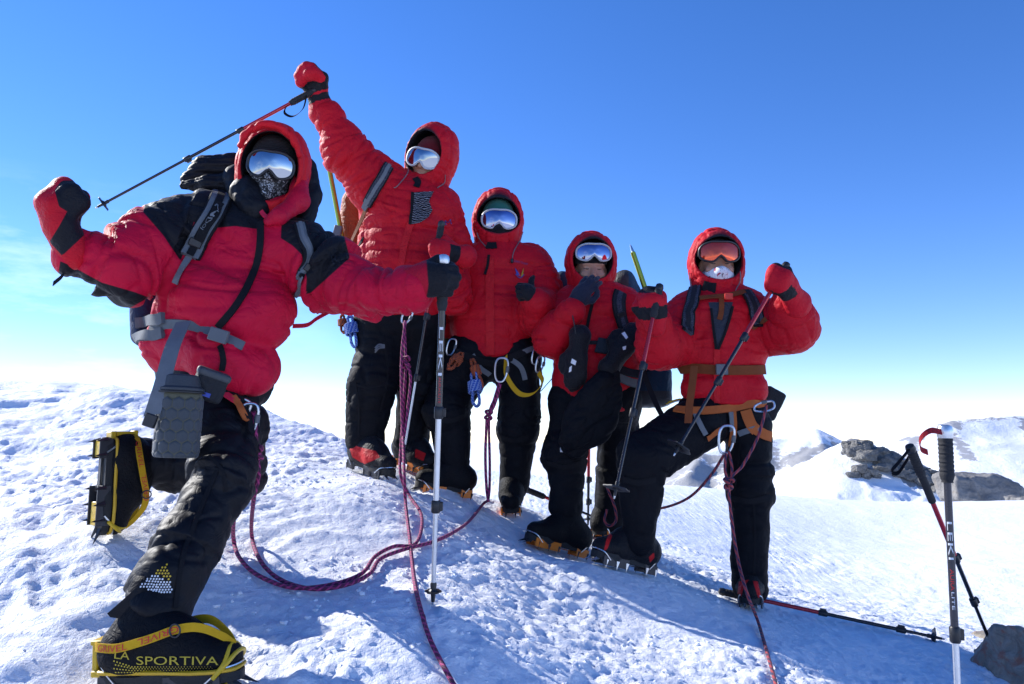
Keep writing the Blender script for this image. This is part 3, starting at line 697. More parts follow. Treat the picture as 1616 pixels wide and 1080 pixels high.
def rock_mat(name, a, b, c, scale):
    t = NT(name); o = t.obj(); n = t.noise(3*scale, 7, .7, o, .8); n2 = t.noise(14*scale, 6, .7, o)
    col = t.mix(t.step(n, .35, .62), c4(a), c4(b)); col = t.mix(t.math('MULTIPLY', t.step(t.noise(1.6*scale, 4, .6, o, 1.5), .52, .62), .8), col, c4(c))
    t.set(Base_Color=col, Roughness=.85); t.bump(t.math('ADD', n, t.math('MULTIPLY', n2, .6)), .8, .03/scale*2); return t.m
RK = rock_mat('grey_granite', (.14, .135, .13), (.27, .255, .235), (.19, .165, .135), .6)
RK3 = rock_mat('dark_outcrop', (.085, .085, .085), (.21, .20, .18), (.13, .12, .10), .9)
RK2 = rock_mat('rusty_schist', (.17, .145, .11), (.34, .30, .24), (.32, .12, .075), 5)
rock('boulder', (1546, 775), 24, (1.15, .9, .62), RK, 3, 'big grey boulder half buried in snow behind the upright trekking pole', 'summit rocks', rot=.12)
rock('boulder', (1630, 805), 18, (.42, .6, .48), RK, 8, 'grey rock cut off by the right edge of the picture', 'summit rocks', rot=.4)
rock('boulder', (1617, 1068), 3.05, (.18, .22, .16), RK2, 21, 'rusty brown rock in the bottom right corner beside the leaning pole', 'summit rocks', rot=.5)
rock('boulder', (1585, 1020), 3.75, (.24, .12, .05), RK2, 33, 'low pale rock showing through the snow behind the rusty rock', 'summit rocks', rot=.1)
rk_ = np.random.default_rng(12)
oc = thing('rock_outcrop', P(1420, 750, 59.5), 'jagged grey rock outcrop running down the snow knoll behind the poles', 'outcrop', 'summit rocks')
for i in range(46):                                     # blocks of the outcrop on the knoll
    t_ = i/45; px_ = 1338+t_*172+rk_.normal()*5; cy_ = np.interp(px_, [1330, 1345, 1366, 1400, 1440, 1480, 1520], [702, 696, 698, 718, 732, 746, 768]); py_ = cy_+abs(rk_.normal())*11+2; sz = rk_.uniform(.28, .7)
    dy_ = np.interp(px_, [1343, 1400, 1440, 1480, 1520], [62, 61, 60, 59, 58])-1.5-abs(py_-cy_)*.12
    rock('block', (px_, py_), dy_, (sz*1.8, sz*1.1, sz*.6), RK3, 100+i, None, rot=rk_.uniform(-.5, .5), parent=oc)
pile = thing('rock_pile', P(1362, 750, 56.5), 'small pile of grey rocks in the snow below the jagged outcrop', 'rocks', 'summit rocks')
for i, (px_, py_, sz) in enumerate(((1344, 748, .4), (1356, 741, .6), (1374, 744, .5), (1384, 751, .35), (1352, 752, .35), (1366, 752, .4))): rock('block', (px_, py_), 56.5, (sz*1.3, sz*.8, sz*.5), RK3, 150+i, None, rot=.3*i-.5, parent=pile)
# loose crumbs of broken crust
cr_n = 3600; cx_ = np.concatenate([RNG.normal(-.35, .75, cr_n//2), RNG.uniform(-2.4, 2.2, cr_n//2)]); cy_ = np.concatenate([RNG.normal(3.0, .55, cr_n//2), RNG.uniform(1.4, 4.6, cr_n//2)])
keepc = fbm(np.stack([cx_*1.3, cy_*1.3, 0*cx_], 1), 2, 91) > .47; cx_, cy_ = cx_[keepc], cy_[keepc]; cz_ = full_z(cx_, cy_); cs_ = .0025+.008*RNG.random(len(cx_))**3
ico = np.array([(0, 0, 1), (.89, 0, .45), (.28, .85, .45), (-.72, .53, .45), (-.72, -.53, .45), (.28, -.85, .45), (.72, .53, -.45), (-.28, .85, -.45), (-.89, 0, -.45), (-.28, -.85, -.45), (.72, -.53, -.45), (0, 0, -1)])
icf = np.array([(0, 1, 2), (0, 2, 3), (0, 3, 4), (0, 4, 5), (0, 5, 1), (1, 6, 2), (2, 7, 3), (3, 8, 4), (4, 9, 5), (5, 10, 1), (6, 7, 2), (7, 8, 3), (8, 9, 4), (9, 10, 5), (10, 6, 1), (11, 7, 6), (11, 8, 7), (11, 9, 8), (11, 10, 9), (11, 6, 10)])
jit = RNG.uniform(.6, 1.25, (len(cx_), 12, 1)); CV = np.stack([cx_, cy_, cz_+cs_*.3], 1)[:, None]+ico[None]*jit*cs_[:, None, None]*np.array([1.2, 1.2, .8])
obj('snow_crumbs', CV.reshape(-1, 3), (icf[None]+12*np.arange(len(cx_))[:, None, None]).reshape(-1, 3), SNOW, None, kind='stuff', smooth=False, label='crumbs of broken snow crust scattered on the slope', cat='snow')

# ------------------------------------------------------------------ head, goggles, hands, boots, poles
def rpx(r, y): return r*MPP(y)
def head_frame(px, py, y, yaw, pitch, roll):
    """columns: viewer-right, face-forward, up"""
    M = Matrix.Rotation(R(roll), 3, 'Y')@Matrix.Rotation(R(yaw), 3, 'Z')@Matrix.Rotation(R(pitch), 3, 'X')
    base = np.stack([[1, 0, 0], [0, -1, 0], [0, 0, 1]], 1).astype(float)      # mirrored basis: x right, y to camera, z up
    return np.array(M)@base, P(px, py, y)
def make_head(person, px, py, y, hw, yaw=0, pitch=0, roll=0, ez=-.02, gz_=-.015, gx_=0, ow=.105, oh=.1, oz=0, hoodmat=None, lens=None, framemat=None, cap=None,
              mask=None, skin=True, chin=-.2, puffy=.5, seed=0, brim=.0, gw=.165, gh=.088, eyes=False, ox=0, collar=.112, back=(.135, .15, .165)):
    A, c = head_frame(px, py, y, yaw, pitch, roll); k = rpx(hw, y)/.135
    L = lambda *q: c+A@(np.array(q, float)*k)
    Ax = A.copy(); Ax[:, 0] *= 1
    def E(q, r): return ell(L(*q), np.array(r)*k, A)
    # hood
    s = Sdf().add(E((0, -.02, 0), back), .04)
    s.add(cone(L(0, -.012, -.05), L(0, -.02, chin), collar*k, (collar+.006)*k), .045)
    if brim:
        th = np.linspace(-1.15, 1.15, 9); q = [L(ox+(ow+.012)*math.sin(a), .085+brim*math.cos(a), oz+(oh+.014)*math.cos(a)) for a in th]; s.chain(q, [.017*k]*9, .02)
    s.sub(E((ox, .09, oz), (ow, .19, oh)), .016)
    s.sub(E((0, 0, 0), (.103, .118, .135)), .01)
    inner = E((ox*.5, .012, oz*.4), (.118, .135, .150))
    V, F = s.mesh(.0075*k); V = relax(V, F, 1); N = normals(V, F)
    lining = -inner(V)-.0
    lc = (V-c)@A/k
    ang = np.arctan2(lc[:, 0], lc[:, 2]+.03)
    nz1 = vnoise(np.stack([ang*2.2, lc[:, 1]*18, lc[:, 2]*10], 1)+seed, seed)*2-1; nz2 = vnoise(lc*26+seed, seed+2)*2-1
    seam = np.minimum(np.abs(lc[:, 1]-.045), np.abs(np.abs(lc[:, 0])-.062)); dn = np.hypot(ang*.12, 0)
    h = .008*puffy*(.4-np.exp(-(nz1/.22)**2))+.006*puffy*(.4-np.exp(-(nz2/.22)**2))-.006*np.exp(-(seam/.006)**2)+.006*(vnoise(lc*9+seed, seed+4)-.5)
    out = lining < .002; V = V+N*(np.where(out, h, h*.3)*k)[:, None]
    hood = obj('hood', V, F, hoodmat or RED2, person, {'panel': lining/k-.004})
    res = {'hood': (V, F), 'L': L, 'A': A, 'k': k}
    # head: skull, brow, nose, cheeks, lips, chin in one mesh
    ey = ez; f = Sdf().add(E((0, -.012, ey+.018), (.074, .092, .105)), .02)
    f.add(E((0, .018, ey-.055), (.056, .062, .062)), .03)
    f.add(cone(L(0, .077, ey-.002), L(0, .098, ey-.040), .010*k, .015*k), .014)
    f.add(E((.016, .084, ey-.044), (.011, .012, .009)), .008).add(E((-.016, .084, ey-.044), (.011, .012, .009)), .008)
    for sg in (-1, 1):
        f.add(E((sg*.042, .056, ey-.032), (.026, .022, .022)), .02); f.add(E((sg*.032, .071, ey+.020), (.026, .012, .009)), .015)
        f.sub(E((sg*.032, .088, ey+.002), (.019, .014, .011)), .012); f.add(E((sg*.032, .062, ey+.001), (.017, .014, .013)), .004)
        f.add(E((sg*.076, -.015, ey-.01), (.010, .022, .033)), .01)
    f.add(E((0, .074, ey-.072), (.024, .013, .007)), .008).add(E((0, .073, ey-.083), (.021, .013, .008)), .006)
    f.add(E((0, .066, ey-.105), (.022, .02, .016)), .02).add(cone(L(0, -.02, ey-.06), L(0, -.03, ey-.17), .055*k, .06*k), .03)
    hv, hf = f.mesh(.0055*k); hv = relax(hv, hf, 1); q = (hv-c)@A/k
    pn = np.where(q[:, 2] < ey-.015, .012, -.05)
    obj('head', hv, hf, SKIN if skin else FROST, person, {'panel': pn})
    if eyes:
        for sg in (-1, 1):                                        # narrowed eyes: dark slit, lash and brow
            th = np.linspace(-1, 1, 9); pts = [L(sg*.032+.017*a, .0775-.010*a*a+.0, ey-.001-.004*(1-a*a)+.0015*a*a) for a in th]
            MB().tube(pts, [.0006*k+.0019*k*(1-a*a) for a in th], 6).build('eye', BLACKPL, person)
            pts = [L(sg*.032+.022*a, .0815-.011*a*a, ey+.023+.004*(1-a*a)) for a in th]
            MB().tube(pts, [.001*k+.0022*k*(1-a*a) for a in th], 6).build('eyebrow', BLACKPL, person)
    if cap is not None:
        b = Sdf().add(E((0, -.012, ey+.026), (.086, .105, .112)), .02).cut(plane(L(0, .1, ey+.022), A@np.array([0, -.12, -1.0])), .01)
        V, F = b.mesh(.008*k); obj('beanie', V, F, cap, person)
    if mask is not None:
        b = Sdf().add(E((0, .016, ey-.062), (.078, .086, .066)), .02).add(cone(L(0, .088, ey-.022), L(0, .100, ey-.045), .016*k, .022*k), .03).add(cone(L(0, -.01, ey-.08), L(0, -.02, ey-.16), .07*k, .072*k), .02)
        b.cut(plane(L(0, .1, ey-.020), A@np.array([0, -.1, 1.0])), .008)
        V, F = b.mesh(.007*k); N = normals(V, F); V = V+N*(.003*k*(ridge((V-c)@A*np.array([16, 16, 34]), 2, 3)-.5))[:, None]; obj('face_cover', V, F, mask, person)
    if lens is not None:
        n = 56; th = np.linspace(0, 2*np.pi, n, endpoint=False); ct, st = np.cos(th), np.sin(th)
        ox_ = np.sign(ct)*np.abs(ct)**.72*gw/2; oz_ = np.sign(st)*np.abs(st)**.78*gh/2
        oz_ = oz_ + np.where(st < 0, .030*np.exp(-(ox_/.021)**2), 0) - np.where(st > 0, .004*np.exp(-(ox_/.03)**2), 0)
        yf = .112
        def onlens(x, z, out=0.0): return np.stack([x+gx_, yf+out-x*x/(2*.105)-(z*z)/(2*.25), z+gz_], -1)
        rings = [.0, .25, .5, .72, .88, 1.0]; V, at = [], []
        zc = .006
        for s_ in rings[1:]: q = onlens(ox_*s_, zc+(oz_-zc)*s_); V.append(q); at.append(np.clip((oz_*s_)/gh+.5, 0, 1))
        V.append(onlens(np.array([0.]), np.array([zc]))); at.append(np.array([.5])); V = np.vstack(V); m = len(rings)-1
        F = [(i*n+j, i*n+(j+1) % n, (i+1)*n+(j+1) % n, (i+1)*n+j) for i in range(m-1) for j in range(n)]+[(m*n, (j+1) % n, j) for j in range(n)]
        W = c+(V*k)@A.T
        g = obj('goggles', *skirt(c, A, k, onlens, ox_, oz_, n), framemat or GREYPL, person, flatang=50)
        lo = obj('lens', W, F, lens, g, {'panel': np.concatenate(at)})
        rim = catmull(np.vstack([onlens(ox_, oz_, .001), onlens(ox_[:1], oz_[:1], .001)]), 2); MB().tube(c+(rim*k)@A.T, .0052*k, 8).build('rim', framemat or GREYPL, g)
        for sg in (-1, 1):
            a = np.linspace(0, 1, 8); q = [L(gx_+sg*(gw/2-.004+.022*t), yf-.035-.1*t, gz_+.004) for t in a]; sd = np.broadcast_to(A@np.array([0, 0, 1.0]), (8, 3))
            MB().ribbon(q, sd, .036*k, .004*k).build('strap', BLACKWEB, g)
    return res
def skirt(c, A, k, onlens, ox_, oz_, n):
    """foam body of the goggles, from the rim back to the face"""
    V = []
    for sc, dy in ((1.0, .0), (1.03, -.008), (1.0, -.022), (.93, -.034), (.80, -.034)):
        q = onlens(ox_, oz_)*1.0; q0 = q.mean(0); q = q0+(q-q0)*np.array([sc, 1, sc]); q[:, 1] += dy; V.append(c+(q*k)@A.T)
    return np.vstack(V), [(i*n+j, (i+1)*n+j, (i+1)*n+(j+1) % n, i*n+(j+1) % n) for i in range(4) for j in range(n)]

CURL = {'fist': (66, 98, 76), 'loose': (45, 55, 35), 'flat': (14, 16, 10), 'cup': (32, 30, 18)}
def make_hand(name, person, wrist, fwd, back, size=1.0, curl='fist', thumb='over', mat=None, mitten=True, cuff=.07, cuffr=.052, side=1, panel=None, seed=0, cuffmat=None, step=.0058, spread_=0.0):
    """hand in a mitten or glove: wrist point, direction to the knuckles, direction of the back of the hand; side=+1/-1 picks the thumb side"""
    A = frame(fwd, back); A[:, 0] *= side; w = np.asarray(wrist, float); k = size
    L = lambda *q: w+A@(np.array(q, float)*k); An = A.copy()
    s = Sdf().add(ell(L(0, .052, 0), np.array((.046, .058, .027))*k, An), .02)
    fr = .0165 if mitten else .0115; bk = .026 if mitten else .006; cl = CURL[curl] if isinstance(curl, str) else curl
    for i, (x, ln, by) in enumerate(((.031, .94, .085), (.0105, 1.03, .093), (-.0105, .97, .088), (-.030, .80, .076))):
        p = np.array([x, by, 0.004-(.007 if abs(x) > .02 else 0)]); a = 0; pts = [p]; rad = [fr*1.08*k]
        for L_, cu, rr in zip((.044, .029, .024), cl, (1.05, 1.0, .9)):
            a += R(cu); p = p+np.array([spread_*x*2, math.cos(a), -math.sin(a)])*L_*ln; pts.append(p); rad.append(fr*rr*k)
        s.chain([L(*q) for q in pts], rad, bk*.6)
    tp = {'over': [(.036, .030, -.012), (.054, .060, -.030), (.038, .082, -.052), (.018, .086, -.060)], 'up': [(.034, .035, -.008), (.060, .052, -.012), (.086, .058, -.010), (.108, .056, -.006)],
          'side': [(.036, .028, -.010), (.060, .055, -.020), (.064, .085, -.026), (.056, .108, -.028)]}[thumb]
    s.chain([L(*q) for q in tp], [fr*1.25*k, fr*1.2*k, fr*1.1*k, fr*.95*k], .014)
    s.add(cone(L(0, -.01, 0), L(0, .03, 0), .036*k, .034*k, A[:, 2], .82), .025)
    if cuff: s.add(cone(L(0, -cuff, 0), L(0, -.004, 0), cuffr*k, .040*k, A[:, 2], .9), .012)
    V, F = s.mesh(step*k); V = relax(V, F, 1); N = normals(V, F); q = (V-w)@A/k
    V = V+N*(.0022*k*(ridge(q*np.array([22, 36, 22]), 2, seed)-.55)+.0010*k*(ridge(q*60, 1, seed+1)-.55))[:, None]
    pn = (poly_sd(PX(V), panel) if isinstance(panel, list) else panel(q)) if panel else np.full(len(V), -1.)
    o = obj(name, V, F, mat or MITT, person, {'panel': pn if not isinstance(panel, list) else pn*.004})
    return dict(obj=o, L=L, A=A, V=V, F=F)
PALM = lambda q: np.minimum(np.maximum(-q[:, 2]-.004, np.minimum(q[:, 0]-.030, .03-q[:, 2])), q[:, 1]+.012)      # palm, thumb and finger tips black, back and cuff red
def grip(pole_dir, point, wrist, back_hint, size=1.0, side=1):
    """wrist and axes of a fist closed round a pole at point"""
    X = nrm(pole_dir); Yd = np.asarray(point, float)-np.asarray(wrist, float); Yd = nrm(Yd-X*(Yd@X)); Z = np.cross(X, Yd)
    if Z@np.asarray(back_hint, float) < 0: Z = -Z
    w = np.asarray(point)-size*(.078*Yd-.036*Z); A = frame(Yd, Z); return w, Yd, Z, (1 if A[:, 0]@X > 0 else -1)

def make_boot(person, key, up, toedir=None, gaiter=.20, mat=None, panel=None, soleh=.028, crampon='orange', width=.062, name='boot', shaft=None, ends=None, detail=False, plain_top=True, seed=0):
    heel, toe = ends if ends else (P(*SOLES[key][0]), P(*SOLES[key][1]))
    heel, toe = np.asarray(heel), np.asarray(toe); X = nrm(toe-heel); Ln = np.linalg.norm(toe-heel); up = nrm(np.asarray(up, float)-X*np.dot(up, X)); Y = np.cross(up, X); A = np.stack([X, Y, up], 1)
    L = lambda x, y_, z: heel+A@np.array([x*Ln, y_, z], float); w = width
    cz = .026                                                              # crampon frame lifts the sole
    s = Sdf().add(cone(L(.14, 0, cz+.066), L(.62, 0, cz+.058), .060, .056, Y, .95), .03).add(cone(L(.6, 0, cz+.056), L(.87, 0, cz+.046), .056, .043, Y, 1.12), .03)
    sh = L(.26, 0, cz+gaiter) if shaft is None else shaft
    s.add(cone(L(.22, 0, cz+.07), sh, .062, .062), .04).add(ell(L(.45, 0, cz+.105), (.08, .05, .05), A), .04)
    s.cut(plane(L(.5, 0, cz+.012), -up), .008)
    V, F = s.mesh(.0080); V = relax(V, F, 1); N = normals(V, F); q = (V-heel)@A; q[:, 0] /= Ln
    V = V+N*(.003*(ridge(V*16, 2, seed)-.55)+.003*(fbm(V*40, 2, seed+1)-.5))[:, None]
    b = obj(name, V, F, mat or BOOTBLK, person, {'panel': panel(q, V) if panel else np.full(len(V), -1.)})
    # sole: an outline loft
    xs = np.array([0, .03, .12, .3, .5, .7, .85, .95, 1.0]); ws = np.array([.018, .034, .041, .038, .042, .050, .046, .030, .012])*(w/.062)
    out = [(x, yy) for x, yy in zip(xs, ws)]+[(x, -yy) for x, yy in zip(xs[::-1], ws[::-1])]
    m = len(out); SV = [L(x, yy, cz-.002) for x, yy in out]+[L(x, yy*1.06, cz+soleh*.6) for x, yy in out]+[L(x, yy*1.05, cz+soleh) for x, yy in out]
    SF = [(i, (i+1) % m, m+(i+1) % m, m+i) for i in range(m)]+[(m+i, m+(i+1) % m, 2*m+(i+1) % m, 2*m+i) for i in range(m)]+[tuple(range(m))[::-1], tuple(range(2*m, 3*m))]
    obj('sole', SV, SF, RUBBER, b, flatang=50)
    spec = {'orange': (ORANGE, STEEL), 'yellow': (DARKSTEEL, STEEL), 'steel': (DARKSTEEL, STEEL), 'blacky': (DARKSTEEL, DARKSTEEL)}[crampon]
    g = MB()
    for x0, x1, hw in ((.02, .22, .038), (.50, .90, .046)):
        g.box(L((x0+x1)/2, 0, cz-.006), ((x1-x0)/2*Ln, .012, .003), A)
        for sg in (-1, 1):
            g.box(L((x0+x1)/2, sg*hw, cz-.004), ((x1-x0)/2*Ln, .0035, .020), A); g.box(L(x0+.03, sg*hw/2, cz-.006), (.010, hw/2, .003), A); g.box(L(x1-.05, sg*hw/2, cz-.006), (.010, hw/2, .003), A)
    g.box(L(.36, 0, cz-.007), (.16*Ln, .009, .002), A)
    cf = g.build('crampon', spec[0], b, smooth=False)
    pts = [(x, sg*hw) for x, hw in ((.03, .038), (.18, .038), (.52, .046), (.68, .050), (.84, .044)) for sg in (-1, 1)]
    sp = MB()
    for x, yy in pts:
        if detail: MB().spike(L(x, yy, cz), L(x+.015, yy*1.12, cz-.040), .010).build('crampon_point', DARKSTEEL, b, smooth=False)
        else: sp.spike(L(x, yy, cz), L(x+.01, yy*1.1, cz-.034), .009)
    for sg in (-1, 1): (MB() if detail else sp).spike(L(.93, sg*.022, cz), L(1.09, sg*.026, cz-.022), .009).build('crampon_point', DARKSTEEL, b, smooth=False) if detail else sp.spike(L(.93, sg*.022, cz), L(1.07, sg*.026, cz-.02), .008)
    if not detail: sp.build('crampon_points', DARKSTEEL if crampon != 'steel' else STEEL, b, smooth=False, kind='stuff')
    # toe bail and heel wire
    MB().tube(catmull([L(.80, .052, cz+.0), L(.90, .045, cz+.028), L(.985, .02, cz+.036), L(.985, -.02, cz+.036), L(.90, -.045, cz+.028), L(.80, -.052, cz)], 5), .003, 6).build('toe_bail', STEEL, b)
    MB().tube(catmull([L(.16, .046, cz-.002), L(.06, .045, cz+.04), L(-.02, .02, cz+.085), L(-.02, -.02, cz+.085), L(.06, -.045, cz+.04), L(.16, -.046, cz-.002)], 5), .0028, 6).build('heel_wire', STEEL, b)
    return dict(obj=b, L=L, A=A, V=V, F=F, Ln=Ln, cz=cz)

POLEGRP = 'trekking poles'
def make_pole(top, tip, label, split=(.42, .72), colors=None, r=.0085, basket=.036, knob='round', grip_len=.13, strap_pts=None, strapmat=None, foam=0.0, handcol=None, gripmat=None, tiplen=.035, text=()):
    top, tip = np.asarray(top, float), np.asarray(tip, float); d = nrm(tip-top); Ln = np.linalg.norm(tip-top); t = thing('trekking_pole', tip, label, 'trekking pole', POLEGRP)
    at = lambda s: top+d*s
    colors = colors or (SHAFTRED, SHAFTBLK, ALU)
    if knob == 'round': MB().lathe(at(-.012), tip, [(0, .006), (.006, .015), (.02, .018), (.034, .015), (.04, .011)]).build('knob', BLACKPL, t)
    else: MB().lathe(at(-.012), tip, [(0, .008), (.004, .016), (.014, .019), (.028, .018), (.042, .014)]).build('knob', knob, t)
    n = 26; pr = [(.02+grip_len*i/n, .0155+.0022*math.sin(i*1.9)**2-(.003 if i > n-3 else 0)) for i in range(n+1)]
    MB().lathe(at(0), tip, pr).build('grip', gripmat or CORK, t)
    g0 = .02+grip_len
    if foam: MB().lathe(at(0), tip, [(g0, .0125), (g0+.004, .0135), (g0+foam-.004, .0135), (g0+foam, .0105)]).build('foam_sleeve', CORK, t); g0 += foam
    a, b = split[0]*Ln, split[1]*Ln
    up_ = MB().lathe(at(0), tip, [(g0-.004, r*1.06), (a, r*1.06)], 14).build('upper_shaft', colors[0], t)
    mid = MB().lathe(at(0), tip, [(a-.002, r*.92), (b, r*.92)], 14).build('middle_shaft', colors[1], t)
    MB().lathe(at(0), tip, [(b-.002, r*.78), (Ln-tiplen, r*.74)], 14).build('lower_shaft', colors[2], t)
    x = nrm(np.cross(d, (0, 1, .1)))
    for q in (a, b):
        m = MB().lathe(at(0), tip, [(q-.022, r*1.25), (q-.019, r*1.5), (q+.012, r*1.5), (q+.016, r*1.2)], 14)
        m.box(at(q-.004)+x*r*1.6, (.007, .006, .013), frame(x, d)); m.build('clamp', BLACKPL, t)
    MB().lathe(at(0), tip, [(Ln-tiplen-.035, r*.85), (Ln-tiplen-.03, r*1.05), (Ln-tiplen, r*.8), (Ln-.012, r*.6)], 12).build('ferrule', BLACKPL, t)
    MB().lathe(at(0), tip, [(Ln-.013, r*.5), (Ln-.003, r*.42), (Ln, .0008)], 8).build('tip', STEEL, t)
    if basket:
        q = Ln-tiplen-.012; mb = MB(); A = frame(d, x); k = 24; th = np.linspace(0, 2*np.pi, k, endpoint=False); rad = basket*(1-.16*np.cos(3*th)**2)
        V = np.vstack([at(q+o)+(rr*np.cos(th))[:, None]*A[:, 0]+(rr*np.sin(th))[:, None]*A[:, 2] for o, rr in ((-.005, rad*.3), (.003, rad*.55), (.002, rad), (.006, rad), (.007, rad*.55), (.004, rad*.3))])
        mb.add(V, [(i*k+j, i*k+(j+1) % k, (i+1)*k+(j+1) % k, (i+1)*k+j) for i in range(5) for j in range(k)]); mb.build('basket', BLACKPL, t)
    if strap_pts is not None: free_strap('wrist_strap', strap_pts, (.25, .62, .72), .018, strapmat or BLACKWEB, t, .002)
    for (s0, s1, body, mat, hgt) in text:                                       # print running down the shaft
        v, f, ext = letters(body); zc = -nrm(top-CAM); zc = nrm(zc-d*(zc@d)); xx = np.cross(d, zc); yy = (v[:, 1]/ext[1])*hgt; ss = s0*Ln+(v[:, 0]/ext[0]+.5)*(s1-s0)*Ln
        rr = r*1.06+.0007; an = yy/rr
        Vt = top+ss[:, None]*d+rr*(np.cos(an)[:, None]*zc+np.sin(an)[:, None]*-xx); obj('lettering', Vt, f, mat, up_, smooth=False)
    return t
def carabiner(c, up, side, h, w, r, mat, label, parent=None, name='carabiner'):
    up, side = nrm(up), nrm(side); th = np.linspace(0, 2*np.pi, 29); x = np.sign(np.cos(th))*np.abs(np.cos(th))**.7*w/2*(1+.18*np.sin(th)); z = np.sign(np.sin(th))*np.abs(np.sin(th))**.8*h/2
    t = thing(name, c, label, 'carabiner', 'climbing hardware') if parent is None else parent
    MB().tube(np.asarray(c)+x[:, None]*side+z[:, None]*up, r, 8).build('body', mat, t)
    MB().lathe(np.asarray(c)+side*w/2*1.0-up*h*.12, np.asarray(c)+side*w/2+up*h*.3, [(0, r*1.2), (.002, r*1.7), (h*.25, r*1.7), (h*.27, r*1.2)], 10).build('locking_sleeve', GREYPL, t)
    return t
def coil(name, a, b, width, loops, r, mat, label, seed=0, group='cord hanks'):
    """a hank of cord: loops from a down to b, wrapped in the middle"""
    a, b = np.asarray(a), np.asarray(b); d = b-a; Ln = np.linalg.norm(d); d = d/Ln; x = nrm(np.cross(d, (0, 1, 0))); y = np.cross(d, x); rs = np.random.default_rng(seed); pts = []
    for i in range(loops):
        wv = width*(.55+.45*rs.random()); tw = rs.normal()*.5; sx = x*math.cos(tw)+y*math.sin(tw)
        for t, o in ((.05, -.5), (.45, -.45), (.85, -.6), (1.0, 0), (.85, .6), (.45, .45), (.05, .5), (0.0, 0)):
            pts.append(a+d*Ln*(t+rs.normal()*.015)+sx*wv*o*.5+y*rs.normal()*width*.15)
    t = thing(name, b, label, 'cord', group); MB().tube(catmull(pts, 5), r, 6).build('loops', mat, t, flatang=None)
    q = [a+d*Ln*(.25+.32*i/40)+x*math.cos(i*.9)*width*.42+y*math.sin(i*.9)*width*.42 for i in range(41)]; MB().tube(catmull(q, 3), r*1.05, 6).build('wrap', mat, t, flatang=None)
    return t
def knot(c, r, rope_r, d, seed=0):
    """points of a figure-eight knot about c along direction d"""
    d = nrm(d); x = nrm(np.cross(d, (0, 1, 0.1))); y = np.cross(d, x); t = np.linspace(0, 2*np.pi, 40)
    return np.asarray(c)+(np.sin(t)*1.0*r)[:, None]*d+(np.sin(2*t)*.75*r)[:, None]*x+(np.cos(3*t)*.55*r)[:, None]*y

# ================================================================== climber in front: crimson jacket with black yoke, kneeling step
def foot_base(*keys): return np.mean([P(*SOLES[k][0]) for k in keys], 0)
p1 = thing('person', P(230, 1000, 2.1), 'climber in crimson and black down jacket kneeling on one leg in front, arms spread', 'person', 'climbers')
n1 = (.12, -1, .05)
m = lambda r, y=2.45: rpx(r, y)
la = [P(322, 352, 2.46), P(252, 392, 2.36), P(190, 424, 2.27), P(128, 400, 2.21)]; lar = [m(52), m(52), m(43), m(33)]
ra = [P(478, 400, 2.46), P(520, 435, 2.42), P(578, 471, 2.36), P(650, 458, 2.31)]; rar = [m(48), m(44), m(35), m(29)]
s = Sdf().add(cone(P(335, 385, 2.47), P(468, 402, 2.47), m(56), m(48)), .05)
s.add(cone(P(375, 415, 2.46), P(352, 482, 2.42), m(92), m(92), n1, .74), .05).add(cone(P(312, 458, 2.42), P(408, 498, 2.40), m(60), m(48)), .04).add(cone(P(330, 470, 2.36), P(400, 500, 2.36), m(46), m(46)), .04)
s.add(cone(P(405, 375, 2.50), P(418, 345, 2.50), m(58), m(54)), .04)
s.chain(la, lar, .045).chain(ra, rar, .045)
s.add(cone(P(330, 500, 2.47), P(330, 560, 2.47), m(84), m(80), n1, .8), .02)
s.add(cone(P(264, 553, 2.44), P(335, 557, 2.34), m(37), m(38)), .02).add(cone(P(350, 570, 2.34), P(390, 582, 2.38), m(45), m(44)), .02).add(cone(P(300, 552, 2.52), P(380, 570, 2.52), m(45), m(45)), .03)
def p1_panel(V):
    q = PX(V); f = lambda *p: poly_sd(q, p)
    d = f((236, 290), (226, 335), (258, 372), (285, 412), (300, 372), (306, 350), (320, 362), (371, 357), (408, 362), (425, 330), (420, 280), (330, 270))
    d = np.maximum(d, f((445, 340), (443, 376), (462, 388), (476, 402), (484, 440), (482, 470), (552, 407), (540, 360), (480, 320)))
    return np.maximum(d, f((95, 412), (120, 424), (160, 446), (215, 462), (235, 470), (180, 500), (90, 450)))
jack1, V1, F1 = garment('jacket', s, CRIMSON, p1, [(la, lar), (ra, rar), ([P(400, 345, 2.46), P(375, 415, 2.46), P(352, 500, 2.42)], [m(90), m(95), m(95)])], .0078, 0, 0, .024, 3, p1_panel, k=.62, blouse=.03, fine=.0025, ring=1.6, sharp=.007)
sk1 = Skin((V1, F1))
strap('zipper', sk1, [(412, 352), (411, 385), (404, 420), (390, 455), (370, 488), (345, 516)], 11, BLACKWEB, jack1, .005, .006)
strap('zipper', sk1, [(347, 545), (352, 565), (350, 585)], 9, BLACKWEB, jack1, .004, .006)
lettering('lettering', 'R-1', sk1, (524, 412), (548, 404), 16, DARKWEB, jack1, .003)
